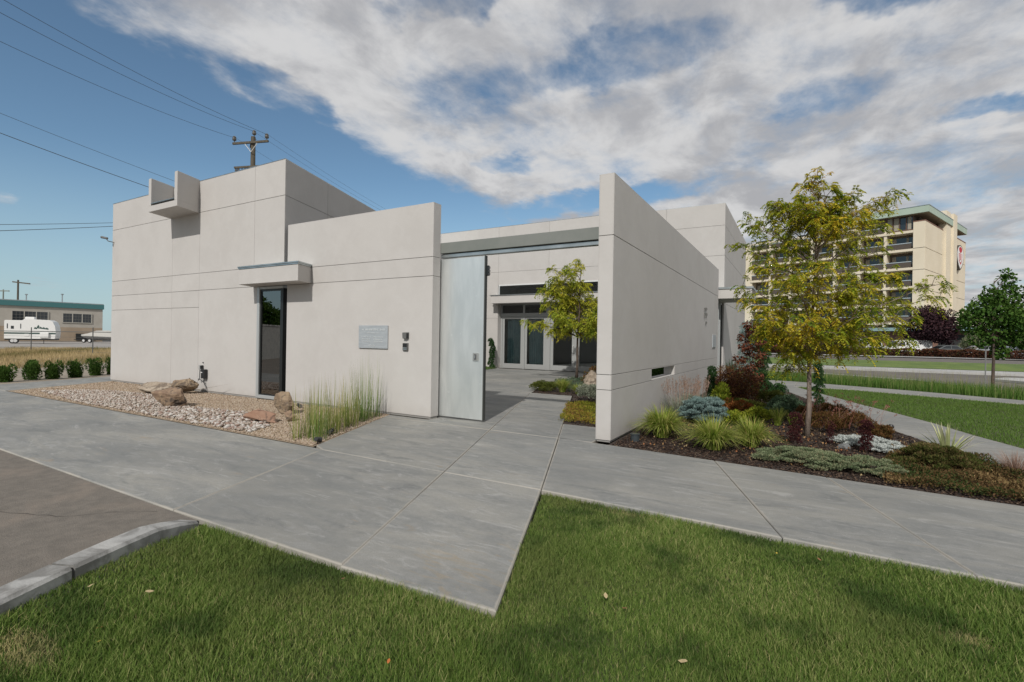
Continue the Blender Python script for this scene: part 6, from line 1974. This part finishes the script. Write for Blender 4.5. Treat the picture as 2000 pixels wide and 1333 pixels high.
def lobes_for(rx, z0, z1, n, s, seed):
    g = np.random.default_rng(seed); out = []
    for i in range(n):
        a = g.uniform(0, 6.28); h = g.random(); rr = rx * math.sqrt(max(.05, 1 - (2 * h - .9) ** 2 * .8)) * g.uniform(.3, .85)
        out.append((math.cos(a) * rr, math.sin(a) * rr, z0 + (z1 - z0) * h, s * g.uniform(.7, 1.2)))
    return out
round_tree('plum_tree', 'dark purple plum tree in front of the hotel end wall', (15.0, 84.9, .3), 6.3, 1.3, lobes_for(3.5, 2.2, 5.5, 26, 1.15, 1), 9000, .32, .2, m_plum, BARKD, .16)
round_tree('plum_tree', 'dark purple plum tree half hidden behind the honey locust', (5.0, 84.5, .3), 5.0, 1.3, lobes_for(3.2, 2.0, 4.2, 20, 1.1, 2), 6500, .32, .2, m_plum, BARKD, .16)
round_tree('street_tree', 'dark round tree by the hotel behind the slender red maple', (-4.0, 88.5, .3), 5.2, 1.3, lobes_for(2.4, 2.0, 4.4, 16, 1.0, 3), 4500, .32, .2, m_maple, BARKD, .14)
round_tree('street_tree', 'dark bushy tree behind the hotel car park at the far right', (29.5, 93.0, .3), 7.5, 1.3, lobes_for(3.8, 2.4, 6.3, 26, 1.3, 4), 7000, .34, .22, m_maple, BARKD, .2)
round_tree('street_tree', 'second dark tree at the far right edge beyond the maple', (27.5, 78.0, .3), 6.5, 1.3, lobes_for(3.2, 2.2, 5.6, 22, 1.2, 6), 6000, .34, .22, m_maple, BARKD, .2)
leafy('willow_shrub', 'pale green tall bushy shrub right of the plum tree', 'shrub', (20.6, 89.0), (1.6, 1.4, 3.0), 4200, .5, .08, m_gc, lumps=12, lr=.5, up=1.2, z0=.3)

# hedge in sections before the car park
def hedge(label, x0, y0, x1, y1, h=.74, w_=1.3, n=5200):
    a = Vector((x0, y0, 0)); b = Vector((x1, y1, 0)); L = (b - a).length; c = (a + b) / 2
    t = thing('hedge', label, 'hedge', (c.x, c.y, .28), math.atan2(y1 - y0, x1 - x0), 'clipped dark red hedges along the car park')
    P = rng.uniform(-1, 1, (n, 3))
    ax = rng.choice(3, n, p=[.06, .47, .47]); sg_ = np.where(rng.random(n) < .5, -1, 1)
    P[np.arange(n), ax] = sg_
    P[:, 2] = np.where(ax == 2, 1, P[:, 2])
    D = np.zeros((n, 3)); D[np.arange(n), ax] = np.where(ax == 2, 1, sg_)
    Q = P * [L / 2, w_ / 2, h / 2] + [0, 0, h / 2]
    Q[:, 2] += .07 * np.sin(Q[:, 0] * 1.9) + rng.normal(0, .04, n); Q[:, 1] += rng.normal(0, .08, n)
    V, F, r = leaves(Q, D + rng.normal(0, .5, (n, 3)), rand_dirs(n), .22, .14)
    npmesh('foliage', V, F, m_hedge, t, r)
    MB().box(-L / 2 + .1, L / 2 - .1, -w_ / 2 + .15, w_ / 2 - .15, 0, h - .12).build('branches', BARKD, t)
hedge('dark red hedge section seen left of the honey locust trunk', -5.2, 78.6, 0.0, 77.6)
hedge('long dark red hedge section right of the honey locust trunk', 1.9, 77.4, 12.6, 76.6)
hedge('dark red hedge section below the purple plum tree', 13.0, 76.4, 18.9, 73.6)
hedge('dark red hedge section at the far right behind the maple', 19.7, 73.0, 31.0, 66.0)

# row of green shrubs at the left
for k, (x, y) in enumerate([(-21.3, 5.5), (-21.78, 6.25), (-21.75, 6.75), (-21.95, 7.45), (-22.5, 8.2), (-22.8, 8.85)]):
    w0 = ['leftmost, cut by the edge of the photo', 'second from the left', 'third from the left', 'fourth from the left', 'fifth from the left', 'last, half hidden by the tall block'][k]
    leafy('green_shrub', 'small green shrub in the sandy strip, ' + w0, 'shrub', (x, y), (.30, .30, .64), 2600, .06, .030, m_shrub, lumps=12, lr=.36, up=.9, shape='vase', stems=4, down=.42, group='row of green shrubs left of the building')
# dry grass before the fence
p = sample_poly([(-31, 5), (-27, 6), (-34, 16), (-60, 24), (-64, 17), (-48, 10)], 26000)
hh = rng.uniform(.06, .34, len(p))
V, F, r = blades(np.column_stack([p, np.full(len(p), -.06)]), hh, rng.uniform(0, 6.28, len(p)), hh * rng.uniform(0, .9, len(p)), .032, 1, 0, 1.3, rnd=np.clip(.5 + .35 * np.sin(p[:, 0] * .5 + p[:, 1] * .7) + rng.normal(0, .2, len(p)), 0, 1))
tag(npmesh('dry_grass', V, F, m_dry, None, r), 'dry straw coloured grass and weeds in front of the yard fence', 'grass', kind='stuff')

# courtyard planting
clump('golden_grass', 'yellow green grass clump at the corner of the courtyard bed', 'ornamental grass', (-6.15, 13.75), .48, .36, 420, .014, m_clump, sag=.3, r0=.08)
clump('golden_grass', 'second yellow green grass clump right of the first in the courtyard bed', 'ornamental grass', (-5.55, 13.55), .36, .34, 320, .014, m_clump, sag=.3, r0=.08)
leafy('grey_shrub', 'silvery grey green shrub at the edge of the courtyard bed', 'shrub', (-4.75, 12.25), (.40, .40, .42), 3000, .05, .02, m_sage, lumps=12, up=.6)
leafy('dark_mound', 'low dark green mound at the left corner of the courtyard bed', 'shrub', (-6.75, 13.75), (.50, .40, .30), 3000, .05, .02, m_olive, lumps=12, up=.6)
leafy('rose_shrub', 'thin leafy shrub behind the courtyard boulder', 'shrub', (-5.7, 15.4), (.5, .4, .75), 1100, .06, .04, m_rb, lumps=12, up=.2)
leafy('climbing_shrub', 'narrow dark climbing shrub on the wall left of the glazed doors', 'shrub', (-14.05, 22.2), (.18, .18, 1.5), 2600, .07, .03, m_dkcon, shape='column', lumps=12, up=.8, stems=2)
low_cover('moss_groundcover', 'golden green groundcover patch in the courtyard bed by the blade wall', [(-3.95, 8.7), (-4.8, 11.0), (-4.5, 11.6), (-2.95, 11.6), (-2.85, 8.6)], 11000, .13, .04, .016, LEAF('moss_leaf', [(0.09, 0.11, 0.015), (0.17, 0.18, 0.02), (0.26, 0.23, 0.035), (0.20, 0.10, 0.035)], trans=.3))
low_cover('courtyard_groundcover', 'green groundcover around the courtyard tree', [(-6.8, 14.5), (-8.0, 17.2), (-8.0, 19.3), (-3.0, 19.3), (-3.0, 12.6), (-4.5, 12.6)], 9000, .12, .06, .025, m_gg)
low_cover('wall_foot_grass', 'strip of bright grass at the foot of the courtyard side wall', [(-14.0, 19.5), (-13.2, 19.5), (-13.9, 22.5), (-15.0, 22.6), (-15.0, 21.0)], 3500, .10, .07, .015, m_lawn2)

# fallen leaves on the lawn
def fallen(p, c, lab, s, grp='scattered fallen leaves on the lawn'):
    me = bpy.data.meshes.new('fallen_leaf')
    pts = [(0, 0, 0), (.25, .22, .05), (.6, .26, .03), (1, .02, .1), (.62, -.24, .04), (.25, -.2, .06)]
    me.from_pydata([(a * s, b * s, h * s) for a, b, h in pts] , [], [(0, 1, 5), (1, 2, 4, 5), (2, 3, 4)])
    me.materials.append(c); o = unlink_new('fallen_leaf', me)
    o.location = p; o.rotation_euler = (random.uniform(-.4, .4), random.uniform(-.4, .4), random.uniform(0, 6.28))
    tag(o, lab, 'leaf', grp)
lt = M('tan_dead_leaf', (0.42, 0.33, 0.18), rough=.8); lo_ = M('orange_dead_leaf', (0.42, 0.13, 0.03), rough=.8); lb = M('brown_dead_leaf', (0.24, 0.10, 0.05), rough=.8)
fallen((-3.57, 1.28, .07), lt, 'tan curled fallen leaf on the grass nearest the kerb', .05)
fallen((-3.26, 1.44, .06), lt, 'upright pale tan leaf caught in the grass right of the curled one', .05)
fallen((-3.07, 1.14, .05), lo_, 'bright orange fallen leaf between the kerb and the bare lawn patch', .035)
ly = M('yellow_dead_leaf', (0.50, 0.36, 0.05), rough=.8)
fallen((-2.95, 1.12, .04), ly, 'tiny yellow fallen leaf just below the bright orange one', .022)
fallen((-2.49, 2.22, .015), lb, 'brown fallen leaf at the grass edge along the front slab', .045)
fallen((-.97, 2.85, .02), lt, 'tan strip of fallen leaf on the grass right of the front slab', .05)
fallen((-.83, 2.81, .02), lb, 'dark red fallen leaf beside the tan strip of leaf', .038)
fallen((-.44, 2.5, .02), lt, 'broad pale fallen leaf low on the middle of the lawn', .05)
fallen((-.12, 4.13, .015), ly, 'small yellow fallen leaf on the grass near the right hand walk', .03)
fallen((.16, 4.17, .015), lb, 'small red fallen leaf on the grass near the second walk joint', .03)
fallen((-1.65, 1.74, .02), lo_, 'small orange fallen leaf below the corner of the front slab', .03)

# ------------------------------------------------------------------ cars before the hotel
CARG = M('car_glass', (0.015, 0.018, 0.02), rough=.08, spec=.8)
def paint(n, c): return M(n, c, rough=.25, spec=.6)


def vehicle(name, label, cat, loc, rz, L, Wd, prof, glass, paint_m, wheels, extra=None, r=.34, group='vehicles parked before the hotel'):
    """prof: side outline (x, z) of the body; glass: list of side window outlines"""
    t = thing(name, label, cat, loc, rz, group)
    n = len(prof)
    def wz(z): return Wd / 2 * (1.0 if z < .95 else 1 - (z - .95) * .22)
    vs = [(x, -wz(z), z) for x, z in prof] + [(x, wz(z), z) for x, z in prof]
    MB().add(vs, [tuple(range(n)), tuple(range(2 * n - 1, n - 1, -1))] + [(i, n + i, n + (i + 1) % n, (i + 1) % n) for i in range(n)]).build('body', paint_m, t, bevel=.03)
    for gpoly in glass:
        for sg_ in (-1, 1):
            vs = [(x, sg_ * (wz(z) + .012), z) for x, z in gpoly]
            MB().add(vs, [tuple(range(len(vs)))[::-1 * sg_]]).build('window', CARG, t)
    for x in wheels:
        for s_ in (-1, 1): wheel(r, .22, (x, s_ * (Wd / 2 - .08), r), TYRE, GALV, t)
    if extra: extra(t)
    return t


def screen(t, x0, z0, x1, z1, hw):
    MB().add([(x0, -hw, z0), (x1, -hw * .9, z1), (x1, hw * .9, z1), (x0, hw, z0)], [(0, 1, 2, 3)]).build('windscreen', CARG, t)


sedan = [(-2.3, .3), (-2.35, .7), (-2.25, .95), (-1.5, 1.02), (-.9, 1.42), (.3, 1.44), (1.1, 1.02), (2.1, .85), (2.3, .65), (2.25, .3)]
sed_g = [[(-1.35, 1.03), (-.85, 1.36), (-.25, 1.38), (-.25, 1.03)], [(-.18, 1.03), (-.18, 1.38), (.28, 1.38), (.95, 1.03)]]
van = [(-2.6, .35), (-2.65, 1.9), (-2.5, 2.05), (1.0, 2.05), (1.35, 1.95), (2.1, 1.25), (2.65, 1.1), (2.75, .8), (2.7, .35)]
van_g = [[(.75, 1.25), (.75, 1.85), (1.25, 1.82), (1.85, 1.25)]]
pick = [(-2.8, .4), (-2.85, 1.1), (-.75, 1.12), (-.7, 1.15), (-.62, 1.8), (.75, 1.82), (1.35, 1.2), (2.6, 1.08), (2.75, .85), (2.7, .4)]
pick_g = [[(-.5, 1.2), (-.48, 1.68), (-.05, 1.7), (-.05, 1.2)], [(.08, 1.2), (.08, 1.7), (.72, 1.7), (1.12, 1.2)]]
zc = .28
VW = paint('white_car_paint', (0.72, 0.72, 0.70)); VS = paint('silver_car_paint', (0.35, 0.37, 0.38)); VD = paint('dark_car_paint', (0.03, 0.035, 0.04)); VR = paint('red_car_paint', (0.25, 0.03, 0.03))
vehicle('pickup_truck', 'white extended cab pickup behind the long hedge', 'pickup truck', (8.9, 84.0, zc), R(-155), 5.6, 1.9, pick, pick_g, VW, (-1.8, 1.7), lambda t: screen(t, 1.37, 1.2, .78, 1.78, .8), .38)
vehicle('cargo_van', 'white cargo van parked right of the white pickup', 'van', (12.4, 83.2, zc), R(-155), 5.4, 2.0, van, van_g, VW, (-1.7, 1.7), lambda t: screen(t, 2.12, 1.27, 1.38, 1.93, .85), .38)
vehicle('parked_car', 'dark car just right of the honey locust trunk', 'car', (3.6, 82.5, zc), R(-165), 4.6, 1.8, sedan, sed_g, VD, (-1.4, 1.4), lambda t: screen(t, 1.12, 1.04, .32, 1.42, .75))
vehicle('parked_car', 'dark green car between the dark car and the white pickup', 'car', (6.2, 82.8, zc), R(-165), 4.6, 1.8, sedan, sed_g, paint('green_car_paint', (0.05, 0.07, 0.06)), (-1.4, 1.4), lambda t: screen(t, 1.12, 1.04, .32, 1.42, .75))
vehicle('parked_car', 'grey car under the purple plum tree', 'car', (15.8, 80.8, zc), R(-160), 4.6, 1.8, sedan, sed_g, paint('grey_car_paint', (0.12, 0.13, 0.13)), (-1.4, 1.4), lambda t: screen(t, 1.12, 1.04, .32, 1.42, .75))
vehicle('parked_car', 'silver car behind the hedge right of the plum tree', 'car', (18.6, 78.6, zc), R(-155), 4.6, 1.8, sedan, sed_g, VS, (-1.4, 1.4), lambda t: screen(t, 1.12, 1.04, .32, 1.42, .75))
vehicle('parked_car', 'pale blue car just left of the maple trunk', 'car', (21.0, 76.8, zc), R(-150), 4.6, 1.8, sedan, sed_g, paint('blue_car_paint', (0.20, 0.24, 0.28)), (-1.4, 1.4), lambda t: screen(t, 1.12, 1.04, .32, 1.42, .75))
suv = [(-2.3, .35), (-2.4, 1.1), (-2.2, 1.7), (-1.9, 1.78), (.6, 1.76), (1.2, 1.15), (2.2, 1.02), (2.4, .8), (2.35, .35)]
suv_g = [[(-2.0, 1.15), (-1.9, 1.62), (-.3, 1.64), (-.3, 1.15)], [(-.2, 1.15), (-.2, 1.64), (.55, 1.62), (1.02, 1.15)]]
vehicle('parked_car', 'dark sport utility vehicle right of the maple at the far right', 'car', (24.8, 76.0, zc), R(-150), 4.8, 1.9, suv, suv_g, VD, (-1.5, 1.5), lambda t: screen(t, 1.22, 1.17, .63, 1.72, .78))
vehicle('parked_car', 'silver car at the far right edge behind the hedge', 'car', (25.6, 72.6, zc), R(-150), 4.6, 1.8, sedan, sed_g, VS if False else paint('light_silver_paint', (0.45, 0.46, 0.46)), (-1.4, 1.4), lambda t: screen(t, 1.12, 1.04, .32, 1.42, .75))
vehicle('parked_car', 'dark red car behind the hedge left of the honey locust', 'car', (-3.2, 83.5, zc), R(-165), 4.6, 1.8, sedan, sed_g, VR, (-1.4, 1.4), lambda t: screen(t, 1.12, 1.04, .32, 1.42, .75))
ps = thing('parking_sign', 'small white sign on a post left of the white pickup', 'sign', (7.2, 81.0, .28))
MB().tube([(0, 0, 0), (0, 0, 1.5)], .03, 6).build('post', GALV, ps)
MB().obox((0, 0, 1.9), RT, Z3, FW, -.3, .3, -.4, .4, -.02, .02).build('sign_face', WHITE, ps)
MB().obox((0, 0, 1.9), RT, Z3, FW, -.1, .1, -.2, .15, -.03, -.021).build('symbol', M('sign_blue', (0.1, 0.15, 0.3)), ps)
lp = thing('lamp_post', 'thin bent lamp post beside the hotel end wall', 'street lamp', (25.5, 98.0, .3))
MB().tube([(0, 0, 0), (0, 0, 7.5)], [.12, .08], 8).build('pole', M('rust_pole', (0.25, 0.15, 0.12)), lp)
MB().box(-.6, .2, -.15, .15, 7.5, 7.7).build('lamp_head', M('lamp_grey', (0.3, 0.3, 0.3)), lp)

# what the slot window and doors reflect: a lot wall and a leafy tree behind the camera's left
rf = thing('lot_wall', 'grey block wall on the far side of the parking lot', 'wall', (-34, -10, 0), R(55))
MB().box(-14, 14, -.12, .12, -.16, 2.2).build('wall', M('block_wall', (0.25, 0.25, 0.24), (0.3, 0.3, 0.28), rough=.9), rf)
MB().box(-14.05, 14.05, -.17, .17, 2.202, 2.3).build('coping', KERBM, rf)
round_tree('lot_tree', 'broad leafy tree beyond the parking lot wall', (-41.5, -12.4, -.1), 4.9, 1.8, lobes_for(2.4, 2.2, 4.3, 24, .7, 11), 7000, .26, .16, m_maple, BARKD, .18)

leafy('courtyard_shrub', 'dark green shrub seen through the slit in the blade wall', 'shrub', (-3.35, 13.3), (.42, 1.5, 1.35), 6500, .06, .03, m_shrub, lumps=26, lr=.3, up=.3)

leafy('dark_shrub', 'dark shrub against the cream building beside the workshop corner', 'shrub', (-117.8, 51.5), (2.2, 1.6, 3.6), 2500, .4, .22, m_shrub, lumps=14, lr=.4)
